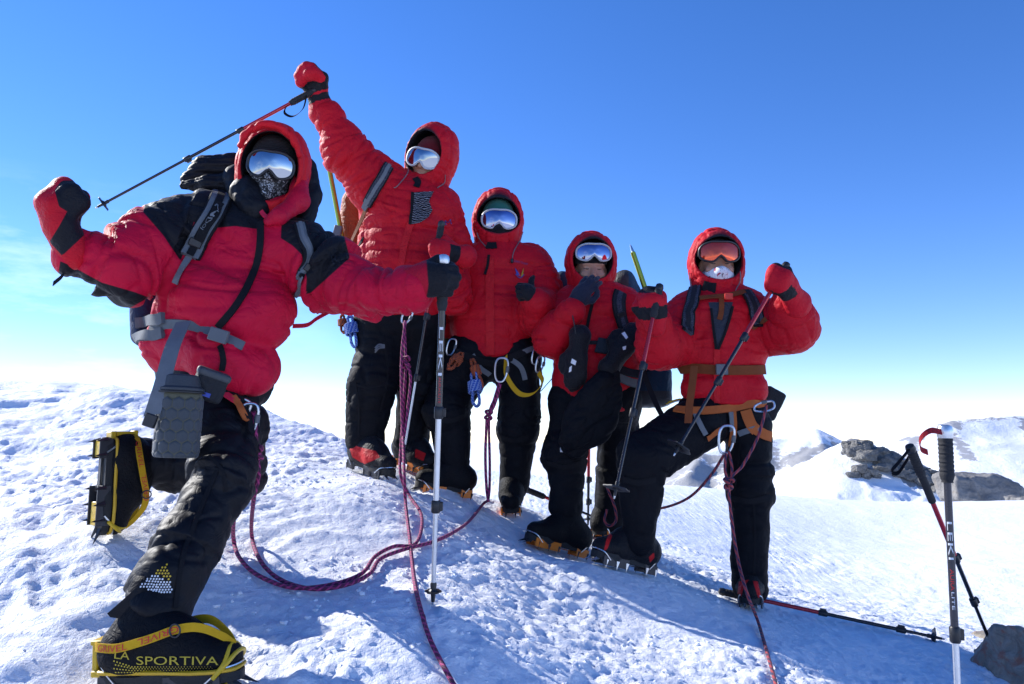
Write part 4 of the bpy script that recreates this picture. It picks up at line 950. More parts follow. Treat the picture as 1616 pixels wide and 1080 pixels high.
# trousers
m = lambda r, y=2.3: rpx(r, y)
fl = [P(335, 585, 2.47), P(350, 680, 2.36), P(352, 758, 2.22), P(292, 868, 2.10), P(246, 962, 2.0)]; flr = [rpx(62, 2.47), rpx(54, 2.36), rpx(47, 2.2), rpx(44, 2.1), rpx(50, 2.0)]
bl = [P(345, 590, 2.56), P(372, 680, 2.62), P(376, 745, 2.72), P(290, 737, 2.76), P(222, 730, 2.70)]; blr = [rpx(55, 2.56), rpx(46, 2.6), rpx(41, 2.66), rpx(40, 2.66), rpx(38, 2.6)]
s = Sdf().chain(fl, flr, .03).chain(bl, blr, .03).add(cone(P(300, 585, 2.5), P(380, 600, 2.52), rpx(52, 2.5), rpx(50, 2.5)), .04)
s.add(cone(P(268, 905, 2.03), P(206, 958, 2.0), rpx(44, 2.0), rpx(26, 2.0)), .02)
s.cut(plane(P(238, 960, 2.0), nrm(P(205, 1000, 1.99)-P(250, 930, 2.0))), .01)
def cuff_open(p): return None
tr1, TV1, TF1 = garment('trousers', s, BLACKDOWN, p1, [(fl, flr), (bl, blr)], .0075, .10, .0025, .010, 8, k=.9, ring=1.2)
skt1 = Skin((TV1, TF1))
strap('side_zip', skt1, [(345, 738), (322, 790), (300, 845), (288, 880), (280, 930), (276, 960)], 7, BLACKWEB, tr1, .002, .004)
strap('side_zip', skt1, [(330, 720), (352, 745), (356, 775)], 5, BLACKWEB, tr1, .002, .004)
# open trouser cuff, its zipped edge flaring out over the boot
cu_ = catmull([P(264, 888, 2.0), P(236, 908, 1.955), P(204, 938, 1.935), P(170, 968, 1.93)], 6); cw_ = np.interp(np.linspace(0, 1, len(cu_)), [0, .4, .8, 1], [.03, .075, .06, .012])
sd_ = nrm((.66, .05, -.75)); MB().ribbon(cu_+sd_*(cw_*.5)[:, None], np.broadcast_to(sd_, cu_.shape), cw_, .007).build('cuff_flap', BLACKDOWN, tr1)
# boots
def lasp(q, V): return np.full(len(V), -1.)
bf = make_boot(p1, 'p1f', (0, 0, 1), mat=BOOTBLK, crampon='yellow', shaft=P(246, 930, 2.0), detail=True, soleh=.02, width=.066, seed=4)
ra_ends = (P(152, 690, 2.56), P(141, 846, 2.55))
br = make_boot(p1, None, (1, .95, .05), mat=BOOTBLK, crampon='yellow', shaft=P(250, 731, 2.74), ends=ra_ends, detail=True, soleh=.02, width=.066, seed=5)
for bt in (bf, br):
    L = bt['L']; b = bt['obj']; cz = bt['cz']
    # yellow rand, toe cage, heel lever and lettered strap
    xs = np.linspace(.02, .98, 15); wd = lambda x: np.interp(x, [0, .03, .12, .3, .5, .7, .85, .95, 1.0], [.022, .038, .047, .046, .049, .056, .052, .036, .016])
    loop = [L(x, wd(x)*1.09, cz+.027) for x in xs]+[L(x, -wd(x)*1.09, cz+.027) for x in xs[::-1]]
    MB().tube(catmull(loop+[loop[0]], 3), .0052, 6).build('rand', plain('yellow_rubber', (.62, .36, .008), .5) if 'yellow_rubber' not in MATS else MATS['yellow_rubber'], b)
    for dx in (.0, .045):
        MB().tube(catmull([L(.86, .056, cz+.012), L(.93+dx*.4, .046, cz+.045), L(.93+dx, .018, cz+.075-dx*.3), L(.93+dx, -.018, cz+.075-dx*.3), L(.93+dx*.4, -.046, cz+.045), L(.86, -.056, cz+.012)], 5), .0055, 8).build('toe_cage', YELLOW, b)
    MB().box(L(-.035, 0, cz+.055), (.008, .024, .040), bt['A'], .4).box(L(-.005, 0, cz+.092), (.022, .026, .006), bt['A'], .4).box(L(-.015, 0, cz+.02), (.014, .03, .008), bt['A'], .4).build('heel_lever', YELLOW, b, flatang=40)
    for x0, x1 in ((.03, .2), (.66, .9)): MB().box(L((x0+x1)/2, 0, cz-.014), ((x1-x0)/2*bt['Ln'], .034, .004), bt['A'], .5).build('antiball_plate', YELLOW, b)
    for sg in (1, -1):
        w_ = .064
        pth = [(-.02, .030, .085), (.05, .052, .088), (.22, w_+.012, .092), (.42, w_+.006, .108), (.60, w_-.012, .126), (.74, .035, .125), (.88, .014, .098), (.95, .0, .075)]
        pp = catmull([L(x, sg*yy, cz+z) for x, yy, z in pth], 7); up_ = bt['A'][:, 2]; sd = np.broadcast_to(up_, pp.shape)
        sp = MB().ribbon(pp, sd, .021, .003).build('strap', YELLOWWEB, b)
        # GRIVEL along the strap
        if sg*bt['A'][1, 1] < 0:
            arc = np.r_[0, np.cumsum(np.linalg.norm(np.diff(pp, axis=0), axis=1))]; v, f, ext = letters('GRIVEL')
            for s0, s1, fl_ in ((.03, .125, 1), (.15, .245, -1)):
                u = s0+(v[:, 0]*fl_/ext[0]+.5)*(s1-s0); q = np.stack([np.interp(u, arc, pp[:, i]) for i in range(3)], 1); q += sd[0]*(v[:, 1:2]*fl_/ext[1])*.015
                outw = nrm(bt['A'][:, 1]*sg); q += outw*.0035; obj('lettering', q, f, REDP, sp, smooth=False)
    MB().tube([L(.60, .056*sg_, cz+.125) + bt['A'][:, 1]*.004*sg_ + bt['A'][:, 0]*.013*math.cos(a) + bt['A'][:, 2]*.015*math.sin(a) for sg_ in ((1 if bt['A'][1, 1] < 0 else -1),) for a in np.linspace(0, 6.2832, 21)], .0022, 6).build('ring', DARKSTEEL, b)
skb = Skin((bf['V'], bf['F']))
for body, a, b_, mt, h in (('LA', (182, 1033), (205, 1035), YELP, 12), ('SPORTIVA', (216, 1042), (345, 1043), YELP, 13)): lettering('lettering', body, skb, a, b_, h, mt, bf['obj'], .003, y=1.93)
dots = MB()
for i in range(34):
    for j in range(4):
        px_, py_ = 181+i*4.6+(j % 2)*2.3, 1052+j*2.8-max(0, (6-i))*1.4*(3-j)*.35
        h, nn = skb.hit(px_, py_)
        if h is None or py_ > 1061: continue
        x = nrm(np.cross(nn, (0, 0, 1))); y_ = np.cross(nn, x); r_ = .0022*(1-.018*i); dots.add([h+nn*.0022+r_*(math.cos(a)*x+math.sin(a)*y_) for a in np.linspace(0, 6.28, 6, endpoint=False)], [tuple(range(6))])
dots.build('dot_print', YELP, bf['obj'], smooth=False)
# ankle patch with reflective dots
sh = Skin((bf['V'], bf['F']), (TV1, TF1))
wdots, ydots = MB(), MB()
for i in range(13):
    for j in range(12):
        px_, py_ = 222+i*4.4+(j % 2)*2.2, 888+j*4.3
        inw = poly_sd(np.array([[px_, py_]]), [(245, 906), (270, 918), (272, 946), (246, 938), (220, 925)])[0] > 0; iny = poly_sd(np.array([[px_, py_]]), [(246, 905), (264, 888), (270, 917)])[0] > 0
        if not (inw or iny): continue
        h, nn = sh.hit(px_, py_)
        if h is None: continue
        x = nrm(np.cross(nn, (0, 0, 1))); y_ = np.cross(nn, x); (wdots if inw else ydots).add([h+nn*.006+.0026*(math.cos(a)*x+math.sin(a)*y_) for a in np.linspace(0, 6.28, 6, endpoint=False)], [tuple(range(6))])
if wdots.v: wdots.build('reflective_dots', WHITEP, tr1, smooth=False)
if ydots.v: ydots.build('reflective_dots', YELLOW, tr1, smooth=False)
# head
hd1 = make_head(p1, 431, 262, 2.44, 59, yaw=10, pitch=6, roll=6, ez=-.018, gz_=-.018, gx_=.006, ow=.098, oh=.122, oz=-.022, hoodmat=REDHOOD, lens=LENS, framemat=BLACKPL, gw=.162, gh=.100, skin=False, chin=-.15, brim=.05, seed=2, puffy=.4, cap=KNITBLK, collar=.105)
# thick collar below the hood, lapels, inner hood bunched at the neck
s = Sdf().add(cone(P(392, 305, 2.42), P(402, 330, 2.40), rpx(30, 2.4), rpx(27, 2.4)), .03).add(cone(P(375, 285, 2.5), P(385, 320, 2.48), rpx(26, 2.4), rpx(24, 2.4)), .03)
solid('collar', s.sub(cone(P(432, 285, 2.30), P(430, 330, 2.30), rpx(36, 2.4), rpx(22, 2.4)), .02), BLACKDOWN, p1, .006, .006, 25, 5)
s = Sdf().chain([P(474, 285, 2.46), P(470, 318, 2.42), P(440, 342, 2.36), P(424, 350, 2.36)], [rpx(14, 2.4), rpx(17, 2.4), rpx(12, 2.4), rpx(8, 2.4)], .02)
garment('collar_flap', s, cloth('crimson_flap', (.48, .005, .03), .5, .25), p1, [([P(474, 285, 2.46), P(424, 350, 2.36)], [.04, .03])], .006, 0, 0, .006, 6)
s = Sdf().chain([P(487, 262, 2.52), P(490, 310, 2.52), P(480, 352, 2.48)], [rpx(14, 2.4), rpx(18, 2.4), rpx(15, 2.4)], .02)
solid('hood_side', s, BLACKDOWN, p1, .006, .006, 25, 7)
s = Sdf().chain([P(368, 262, 2.56), P(325, 268, 2.56), P(300, 285, 2.54)], [rpx(22, 2.5), rpx(22, 2.5), rpx(15, 2.5)], .02).chain([P(385, 290, 2.52), P(330, 292, 2.5), P(290, 293, 2.5)], [rpx(22, 2.5), rpx(15, 2.5), rpx(7, 2.5)], .02)
garment('inner_hood', s, BLACKDOWN, p1, [([P(340, 240, 2.54), P(335, 310, 2.52)], [.06, .05])], .006, .022, .006, .002, 12)
strap('lapel', Skin(hd1['hood'], (V1, F1)), [(398, 310), (408, 330), (422, 348), (436, 338), (452, 326)], 7, REDWEB, jack1, .012, .006)
# hands
w = P(112, 390, 2.17)
hA = make_hand('mitten', p1, w, P(76, 318, 2.13)-w, (-.72, -.55, .25), 1.55, 'fist', 'over', MITT, True, .0, .046, -1, [(97, 285), (86, 300), (93, 326), (106, 334), (94, 356), (78, 382), (98, 404), (132, 372), (150, 330), (130, 285)], 3)
pole1_top, pole1_tip = P(700, 408, 2.27), P(683, 956, 2.375)
pd = nrm(pole1_top-pole1_tip); gp = P(700, 444, 2.278)
w, Yd, Z, sd = grip(pd, gp, P(655, 456, 2.32), (.1, -1, .2), 1.12)
hB = make_hand('glove', p1, w, Yd, Z, 1.18, 'fist', 'over', cloth('crimson_cuff_black_glove', (.40, .004, .022), .6, .3, 90, col2=(.010, .010, .013), edge=.004), False, .0, .058, sd, [(670, 380), (780, 380), (780, 520), (664, 520), (676, 450)], 5)
s = Sdf().add(cone(P(622, 463, 2.31), P(662, 453, 2.27), rpx(32, 2.3), rpx(26, 2.3)), .02); garment('gauntlet', s, CRIMSON, p1, [([P(618, 463, 2.33), P(668, 452, 2.30)], [.06, .05])], .0055, .035, .003, .009, 6, panel=lambda V: np.full(len(V), -9.0))
free_strap('wrist_leash', [P(104, 424, 2.17), P(98, 436, 2.17), P(84, 448, 2.17)], (0, .2, 1), .014, BLACKWEB, p1)
make_pole(pole1_top, pole1_tip, 'black and silver trekking pole held upright by the front climber', (.45, .72), (SHAFTBLK, ALU, ALU), .0095, .026, ALU, .14, text=((.20, .34, 'LEKI', WHITEP, .012), (.345, .42, 'AURAULITE', REDP, .007)))
# pack of the front climber
pk = thing('backpack', P(300, 520, 2.75), 'navy backpack with grey hip belt worn by the front climber', 'backpack', 'backpacks')
s = Sdf().add(rbox(P(345, 440, 2.78), (.20, .13, .30), np.array(Matrix.Rotation(-.2, 3, 'Y')), .08), .03).add(cone(P(232, 470, 2.62), P(232, 525, 2.62), rpx(26, 2.6), rpx(25, 2.6)), .04)
pko, PV, PF = solid('bag', s, NAVY, pk, .009, .008, 14, 4)
all1 = Skin((V1, F1), (TV1, TF1), (PV, PF))
pad = MB()
padded(all1, [(352, 300), (340, 335), (318, 372), (298, 408)], 27, PADGREY, pk, BLACKWEB, .8, .012)
strap('strap_pad', all1, [(347, 326), (333, 352), (313, 385)], 14, BLACKWEB, pk, .024, .004)
strap('strap_webbing', all1, [(300, 404), (288, 428), (278, 447)], 10, GREYWEB, pk, .008, .004)
padded(all1, [(474, 358), (483, 385), (484, 415), (478, 440)], 13, PADGREY, pk, GREYWEB, .75, .010)
strap('strap_webbing', all1, [(480, 438), (474, 452), (464, 468)], 8, GREYWEB, pk, .008, .004)
lettering('lettering', 'CUDOJ', Skin((V1, F1)), (343, 334), (322, 366), 6, GREYWEB, pk, .032)
strap('hip_belt', all1, [(236, 522), (262, 512), (300, 514), (340, 527), (372, 541), (384, 547)], 15, PADGREY, pk, -.001, .010)
MB().box(sk1.hit(352, 532)[0]+np.array([0, -.035, 0]), (.028, .008, .02), np.array(Matrix.Rotation(.3, 3, 'Y')), .3).build('buckle', GREYPL, pk)
for y0 in (506, 529): strap('belt_pad', all1, [(216, y0+5), (240, y0), (260, y0-4)], 17, PADGREY, pk, .006, .016)
free_strap('loose_strap', [P(290, 508, 2.24), P(272, 548, 2.14), P(256, 605, 2.08), P(240, 655, 2.06)], (1, .1, .15), .044, GREYWEB, pk)
MB().box(P(237, 664, 2.06), (.017, .006, .018), np.array(Matrix.Rotation(.3, 3, 'Y')), .4).build('strap_end', BLACKPL, pk)
free_strap('red_sling', [P(462, 515, 2.5), P(485, 513, 2.5), (P(500, 503, 2.5)), P(520, 492, 2.5)], (0, .3, 1), .015, REDWEB, pk)
# insulated bottle in a quilted hexagon cover
bc, bt_ = P(277, 722, 2.12), P(286, 618, 2.12); d = nrm(bt_-bc); Lb = np.linalg.norm(bt_-bc); x = nrm(np.cross(d, (0, 1, 0))); y_ = np.cross(d, x); nu, nv = 150, 90; rb = rpx(35, 2.12)
th = np.linspace(0, 2*np.pi, nu, endpoint=False); tt = np.linspace(0, Lb, nv); TH, TT = np.meshgrid(th, tt, indexing='ij')
hu, hv = TH*rb/.034, TT/.034*1.0
def hexd(u, v):
    best = np.full(u.shape, 9.); sec = np.full(u.shape, 9.)
    for oy in range(-1, 6):
        for ox_ in range(-2, 16):
            cx, cy = ox_+(.5 if oy % 2 else 0), oy*.866; dd = np.maximum.reduce([np.abs((u-cx)*math.cos(a)+(v-cy)*math.sin(a)) for a in (0, R(60), R(120))]); sec = np.minimum(sec, np.maximum(best, dd)); best = np.minimum(best, dd)
    return best
hd = np.clip(.5-hexd(hu, hv), 0, .5); dr = .0045*np.minimum(hd/.14, 1)**.5; edge = np.clip(np.minimum(TT, Lb-TT)/.012, 0, 1)**.5
rr = (rb-.006)*(.88+.12*edge)+dr
V = bc+(rr*np.cos(TH))[..., None]*x+(rr*np.sin(TH))[..., None]*y_+TT[..., None]*d; V = V.reshape(-1, 3)
F = [(i*nv+j, ((i+1) % nu)*nv+j, ((i+1) % nu)*nv+j+1, i*nv+j+1) for i in range(nu) for j in range(nv-1)]; c0 = len(V); V = np.vstack([V, bc]); F += [(((i+1) % nu)*nv, i*nv, c0) for i in range(nu)]
btl = thing('bottle', bc, 'grey quilted bottle cover with hexagon stitching hanging at the front climber hip', 'bottle')
tq = NT('quilted_grey'); tq.set(Base_Color=tq.mix(tq.step(tq.attr('panel'), .02, .05), c4((.075, .07, .035)), c4((.034, .041, .047))), Roughness=.6, Sheen_Weight=.2); tq.bump(tq.noise(300, 3, .6, tq.obj()), .3, .002)
obj('cover', V, F, tq.m, btl, {'panel': np.r_[hd.ravel(), .2]})
MB().lathe(bt_, bt_+d, [(-.004, rb*.9), (.002, rb*.97), (.008, rb*.97), (.010, rb*.9), (.014, rb*.82), (.034, rb*.74), (.042, rb*.70), (.046, rb*.6), (.046, .001)], 40).build('lid', plain('charcoal_fabric_lid', (.036, .041, .047), .6, bump=.3), btl, flatang=30)
MB().tube([bt_+x*rb*.985*math.cos(a)+y_*rb*.985*math.sin(a)-d*.003 for a in np.linspace(0, 6.2832, 50)], .0028, 6).build('zipper', BLACKPL, btl)
MB().ribbon([bc+d*(Lb-.02-t)+(-y_*.97-x*.62)*rb*.9 for t in (0, .015, .03)], [nrm(x-y_*.3)]*3, .011, .002).build('tag', plain('pale_tag', (.35, .42, .25), .6), btl)
# small camera pouch
pc = P(330, 610, 2.18); pm = np.array(Matrix.Rotation(.35, 3, 'Y')@Matrix.Rotation(.5, 3, 'Z')); pt = thing('pouch', pc, 'small dark grey camera pouch on the front climber waist', 'pouch')
solid('body', Sdf().add(rbox(pc, (.043, .035, .04), pm, .012)), DARKPACK, pt, .004, .002, 40)
solid('lid', Sdf().add(rbox(pc+pm@np.array([0, 0, .036]), (.046, .038, .012), pm, .008)), plain('grey_lid', (.045, .05, .055), .6), pt, .004)
MB().box(pc+pm@np.array([-.008, -.0365, -.022]), (.016, .0015, .006), pm).build('blue_label', BLUEP, pt, smooth=False)
# harness, carabiners and red sling bits at his hip
ho = Skin((V1, F1), (TV1, TF1))
strap('harness_belt', Skin((TV1, TF1)), [(322, 606), (352, 622), (380, 636), (402, 634)], 15, BLACKWEB, p1, .01, .01)
for a, b_, mt in (((366, 632), (384, 668), ORANGEWEB), ((352, 628), (372, 640), REDWEB), ((378, 640), (392, 690), BLACKWEB)): strap('harness_strap', Skin((TV1, TF1)), [a, ((a[0]+b_[0])/2, (a[1]+b_[1])/2), b_], 11, mt, p1, .02, .005)
carabiner(P(392, 662, 2.30), (.1, 0, 1), (1, .2, 0), .095, .05, .005, STEEL, 'steel carabiner on the front climber harness')
carabiner(P(378, 650, 2.32), (.5, 0, 1), (1, .2, -.4), .08, .045, .0045, ALU, 'silver carabiner tilted beside the steel one on the front climber')

# ================================================================== second climber, one arm raised
p2 = thing('person', foot_base('p2l', 'p2r'), 'tall climber with a dark red beanie and one arm raised high with a pole', 'person', 'climbers')
Y = 3.9; m = lambda r, y=3.9: rpx(r, y); n2 = (-.35, -1, 0)
la = [P(622, 318, 3.90), P(592, 288, 3.86), P(548, 243, 3.80), P(518, 182, 3.76)]; lar = [m(46), m(43), m(36), m(24)]
ra = [P(700, 330, 3.92), P(714, 385, 3.9), P(716, 470, 3.82), P(706, 416, 3.70)]; rar = [m(28), m(27), m(26), m(19)]
s = Sdf().add(cone(P(640, 330, Y), P(690, 335, Y), m(48), m(40)), .04).add(cone(P(640, 345, Y), P(632, 440, Y), m(78), m(74), n2, .72), .05).add(cone(P(634, 430, Y), P(630, 480, Y), m(73), m(70), n2, .74), .04)
s.add(cone(P(672, 300, Y), P(660, 330, Y), m(32), m(40)), .03).chain(la, lar, .05).chain(ra, rar, .035).cut(plane(P(630, 505, Y), (0, 0, -1)), .02)
jack2, V2, F2 = garment('jacket', s, RED, p2, [(la, lar), (ra, rar), ([P(660, 300, Y), P(640, 350, Y), P(630, 500, Y)], [m(75), m(78), m(75)])], .0082, .125, .009, .013, 21, k=.9)
k2 = Skin((V2, F2))
strap('zipper', k2, [(651, 305), (650, 330), (647, 354)], 5, BLACKWEB, jack2, .006, .006)
strap('storm_flap', k2, [(648, 352), (638, 390), (632, 430), (628, 470)], 11, cloth('red_flap', (.53, .009, .016), .5), jack2, .0, .012)
patch('scarf', k2, [(653, 306), (684, 304), (676, 320), (682, 332), (676, 344), (662, 352), (650, 354)], ZEBRA, p2, .010)
lettering('lettering', 'M', k2, (702, 352), (712, 350), 8, PURPLEP, jack2)
strap('pocket_zip', k2, [(574, 376), (566, 390), (560, 402)], 5, BLACKWEB, jack2, .003, .004)
hd2 = make_head(p2, 681, 243, 3.86, 43, yaw=-12, pitch=10, roll=17, ez=-.045, gz_=-.048, gx_=-.004, ow=.096, oh=.108, oz=-.018, lens=LENS, framemat=plain('pale_frame', (.42, .44, .47), .4), cap=KNITRED, chin=-.19, seed=22, ox=-.012, gw=.172, gh=.098)
kh2 = Skin(hd2['hood'], (V2, F2))
for a in ([(640, 255), (644, 272), (630, 292), (622, 298)], [(702, 276), (700, 290), (690, 298)]): MB().tube(kh2.path(a, .006)[0], .0022, 6).build('drawcord', GREYWEB, jack2)
strap('chin_tab', kh2, [(655, 282), (660, 288), (657, 296)], 10, BLACKWEB, jack2, .005, .005)
lg = [P(606, 500, 3.9), P(590, 604, 3.86), P(575, 694, 3.86)]; lgr = [m(43), m(35), m(31)]; rg = [P(654, 500, 3.95), P(660, 600, 3.98), P(650, 694, 4.02)]; rgr = [m(40), m(31), m(28)]
s = Sdf().chain(lg, lgr, .03).chain(rg, rgr, .03).add(cone(P(608, 500, Y), P(655, 500, Y), m(48), m(46)), .04)
tr2, TV2, TF2 = garment('trousers', s, BLACKSHELL, p2, [(lg, lgr), (rg, rgr)], .008, 0, 0, .013, 23, k=.9, blouse=.03, ring=1.1)
kt2 = Skin((TV2, TF2))
for a in ([(560, 600), (566, 640), (566, 690)], [(606, 540), (612, 590), (600, 650)]): strap('side_zip', kt2, a, 3, BLACKWEB, tr2, .001, .004)
for a in ([(552, 604), (580, 612), (612, 606)],): strap('knee_seam', kt2, a, 3, BLACKWEB, tr2, .001, .003)
for i in range(3): strap('logo', kt2, [(592, 556-i*3.2), (598, 550-i*3.0), (607, 549-i*2.0)], 2.2, GREYPL, tr2, .004, .001)
redp = lambda q, V: poly_sd(PX(V), [(549, 700), (568, 706), (593, 712), (600, 722), (575, 733), (556, 722)])
make_boot(p2, 'p2l', (0, 0, 1), mat=BOOTRED, panel=redp, crampon='blacky', shaft=P(577, 690, 3.86), seed=24)
make_boot(p2, 'p2r', (0, 0, 1), mat=BOOTRED, panel=lambda q, V: poly_sd(PX(V), [(655, 708), (672, 716), (668, 728), (655, 722)]), crampon='orange', shaft=P(643, 690, 4.02), seed=25)
# raised mitten with a pole hanging from the fist
q1, q2 = P(498, 142, 3.70), P(150, 329, 3.52); pd = nrm(q1-q2); w, Yd, Z, sd = grip(pd, P(490, 146, 3.70), P(505, 172, 3.74), (.3, -1, .2), 1.0)
w = P(503, 156, 3.74)
make_hand('mitten', p2, w, P(484, 100, 3.68)-w, (.25, .9, .1), 1.38, 'fist', 'over', MITT, True, .05, .058, -1, lambda q: np.where((np.abs(q[:, 2]+.028) < .016) & (q[:, 1] > .02), .01, np.where(np.abs(q[:, 1]) < .012, .01, -.01)), 26)
make_pole(q1, q2, 'red and black trekking pole dangling from the raised mitten against the sky', (.36, .60), (SHAFTRED, SHAFTBLK, SHAFTBLK), .0085, .040, strap_pts=[P(484, 150, 3.68), P(478, 172, 3.67), P(462, 184, 3.66), P(449, 178, 3.66), P(455, 166, 3.67), P(476, 156, 3.68)])
# lower mitten holding a second pole
q1, q2 = P(697, 352, 3.58), P(636, 724, 3.72); pd = nrm(q1-q2); w, Yd, Z, sd = grip(pd, P(694, 396, 3.60), P(722, 408, 3.68), (.2, -1, .1), 1.0)
make_hand('mitten', p2, w, Yd, Z, 1.08, 'fist', 'over', MITT, True, .05, .056, sd, lambda q: np.where((q[:, 1] > .005) & (q[:, 1] < .06) & (q[:, 0] < .035), .01, -.01), 27)
make_pole(q1, q2, 'red and black trekking pole held low beside the tall climber black trousers', (.40, .66), (SHAFTRED, SHAFTBLK, ALU), .0085, .03)
pk2 = thing('backpack', P(600, 430, 4.15), 'rust orange backpack behind the climber with the raised arm', 'backpack', 'backpacks')
b2o, BV, BF = solid('bag', Sdf().add(rbox(P(600, 362, 4.16), (.17, .12, .19), np.array(Matrix.Rotation(.1, 3, 'Y')), .06), .03).add(cone(P(562, 320, 4.12), P(552, 372, 4.12), m(24), m(20)), .05), RUST, pk2, .008, .010, 16, 31)
padded(k2, [(612, 264), (604, 278), (592, 300), (581, 322)], 14, STRAPPAT, pk2, GREYWEB); strap('strap_end', k2, [(582, 316), (577, 330)], 10, GREYWEB, pk2, .014, .006)
strap('strap_webbing', k2, [(580, 328), (574, 345), (560, 375), (548, 405)], 8, BROWNWEB, pk2, .010, .004)
ax = thing('ice_axe', P(540, 390, 4.0), 'lime green ice axe shaft strapped to the rust orange backpack', 'ice axe', 'ice axes')
MB().lathe(P(517, 252, 4.02), P(546, 408, 4.02), [(0, .003), (.03, .006), (.035, .0135), (.5, .0135)], 12).build('shaft', AXEGREEN, ax); MB().lathe(P(516.5, 248, 4.02), P(546, 408, 4.02), [(0, .001), (.03, .007), (.05, .011)], 8).build('spike', STEEL, ax)
MB().box(P(533, 365, 4.0), (.022, .012, .03), np.array(Matrix.Rotation(.2, 3, 'Y')), .3).build('clip', GREYPL, ax)
coil('cord', P(552, 500, 3.82), P(560, 548, 3.80), .075, 5, .0055, CORDB, 'blue cord hank hanging behind the tall climber hip', 1)
coil('cord', P(540, 498, 3.86), P(542, 525, 3.86), .05, 4, .005, CORDO, 'small orange cord hank beside the blue hank on the tall climber', 2)
carabiner(P(642, 500, 3.62), (.5, 0, 1), (1, 0, -.4), .07, .04, .005, STEEL, 'steel carabiner holding the rope at the tall climber waist')

# ================================================================== third climber, thumb up
p3 = thing('person', foot_base('p3l', 'p3r'), 'climber with teal beanie giving a thumbs up beside the tall climber', 'person', 'climbers')
Y = 4.0; m = lambda r, y=4.0: rpx(r, y); n3 = (.05, -1, 0)
ra = [P(840, 420, 4.0), P(852, 455, 3.97), P(852, 496, 3.84), P(846, 476, 3.74)]; rar = [m(34), m(33), m(32), m(22)]
la = [P(735, 430, 4.02), P(718, 470, 4.08), P(710, 520, 4.12)]; lar = [m(34), m(32), m(26)]
s = Sdf().add(cone(P(750, 425, Y), P(832, 420, Y), m(36), m(34)), .04).add(cone(P(784, 440, Y), P(780, 500, Y), m(68), m(66), n3, .72), .05).add(cone(P(780, 500, Y), P(780, 540, Y), m(64), m(62), n3, .78), .05).add(cone(P(786, 402, Y), P(785, 430, Y), m(35), m(44)), .03)
s.chain(ra, rar, .035).chain(la, lar, .04).cut(plane(P(776, 562, 3.78), (.10, -.0, -1)), .02)
jack3, V3, F3 = garment('jacket', s, RED, p3, [(ra, rar), (la, lar), ([P(785, 400, Y), P(782, 470, Y), P(778, 570, Y)], [m(66), m(68), m(64)])], .0082, .125, .010, .008, 31, k=.8, sharp=.0015)
k3 = Skin((V3, F3))
strap('storm_flap', k3, [(772, 408), (773, 440), (773, 500), (774, 560)], 13, cloth('red_flap', (.53, .009, .016), .5) if 'red_flap' not in MATS else MATS['red_flap'], jack3, .002, .010)
strap('zipper', k3, [(772, 404), (770, 420), (766, 434)], 4, BLACKWEB, jack3, .012, .005)
# chest emblem: little flames over a line of print
for poly, mt in ((((812, 422), (817, 430), (821, 437), (815, 434)), BLUEP), (((817, 424), (820, 432), (822, 437), (818, 436)), REDP), (((826, 423), (823, 431), (822, 437), (825, 435)), YELP)): patch('emblem', k3, poly, mt, jack3, .004)
strap('emblem', k3, [(813, 433), (820, 439), (827, 434)], 1.8, PURPLEP, jack3, .004, .001); lettering('lettering', 'SUMMITS TO SHARE', k3, (811, 412), (833, 417), 3.5, PURPLEP, jack3)
hd3 = make_head(p3, 786, 347, 3.98, 42, yaw=3, pitch=4, roll=2, ez=-.020, gz_=-.018, gx_=.004, ow=.112, oh=.088, oz=.002, lens=LENSB, framemat=MATS['pale_frame'], cap=TEAL, mask=KNITBLK, chin=-.185, seed=32, gw=.176, gh=.100, back=(.135, .15, .170))
kh3 = Skin(hd3['hood'], (V3, F3))
strap('chin_tab', kh3, [(768, 388), (776, 389), (784, 388)], 12, BLACKWEB, jack3, .006, .005)
for a in ([(754, 368), (760, 382), (766, 390)], [(824, 366), (818, 384), (810, 400), (808, 412)]): MB().tube(kh3.path(a, .006)[0], .0022, 6).build('drawcord', GREYWEB, jack3)
MB().lathe(k3.hit(808, 412)[0]+np.array([0, -.01, .01]), k3.hit(808, 412)[0]+np.array([0, -.01, -.03]), [(0, .004), (.004, .008), (.02, .008), (.025, .003)], 10).build('cord_lock', BLACKPL, jack3)
lg = [P(742, 570, 4.0), P(708, 638, 3.93), P(716, 738, 3.93)]; lgr = [m(42), m(33), m(23)]; rg = [P(816, 570, 4.0), P(820, 660, 3.98), P(812, 764, 4.02)]; rgr = [m(37), m(28), m(22)]
s = Sdf().chain(lg, lgr, .03).chain(rg, rgr, .03).add(cone(P(748, 560, Y), P(812, 560, Y), m(42), m(42)), .04).add(cone(P(820, 655, 3.98), P(818, 676, 3.98), m(29), m(32)), .008).add(cone(P(705, 628, 3.92), P(702, 650, 3.9), m(30), m(34)), .01)
tr3, TV3, TF3 = garment('trousers', s, BLACKSHELL, p3, [(lg, lgr), (rg, rgr)], .008, 0, 0, .010, 33, k=.9, blouse=.022, ring=1.1)
make_boot(p3, 'p3l', (0, 0, 1), mat=BOOTBLK, crampon='orange', shaft=P(718, 735, 3.93), seed=34); make_boot(p3, 'p3r', (0, 0, 1), mat=BOOTBLK, crampon='orange', shaft=P(811, 762, 4.02), seed=35)
w = P(847, 474, 3.73)
hc = make_hand('glove', p3, w, (-.45, -.45, .35), (.75, -.55, .1), 1.02, 'fist', 'up', GLOVEBLK, False, .05, .046, 1, None, 36)
pk3 = thing('backpack', P(770, 480, 4.3), 'dark backpack worn by the thumbs up climber, strap over the shoulder', 'backpack', 'backpacks')
solid('bag', Sdf().add(rbox(P(772, 470, 4.28), (.15, .1, .22), rad=.06)), DARKPACK, pk3, .009, .008, 16, 5)
padded(k3, [(738, 400), (732, 412), (728, 430)], 20, DARKWEB, pk3)
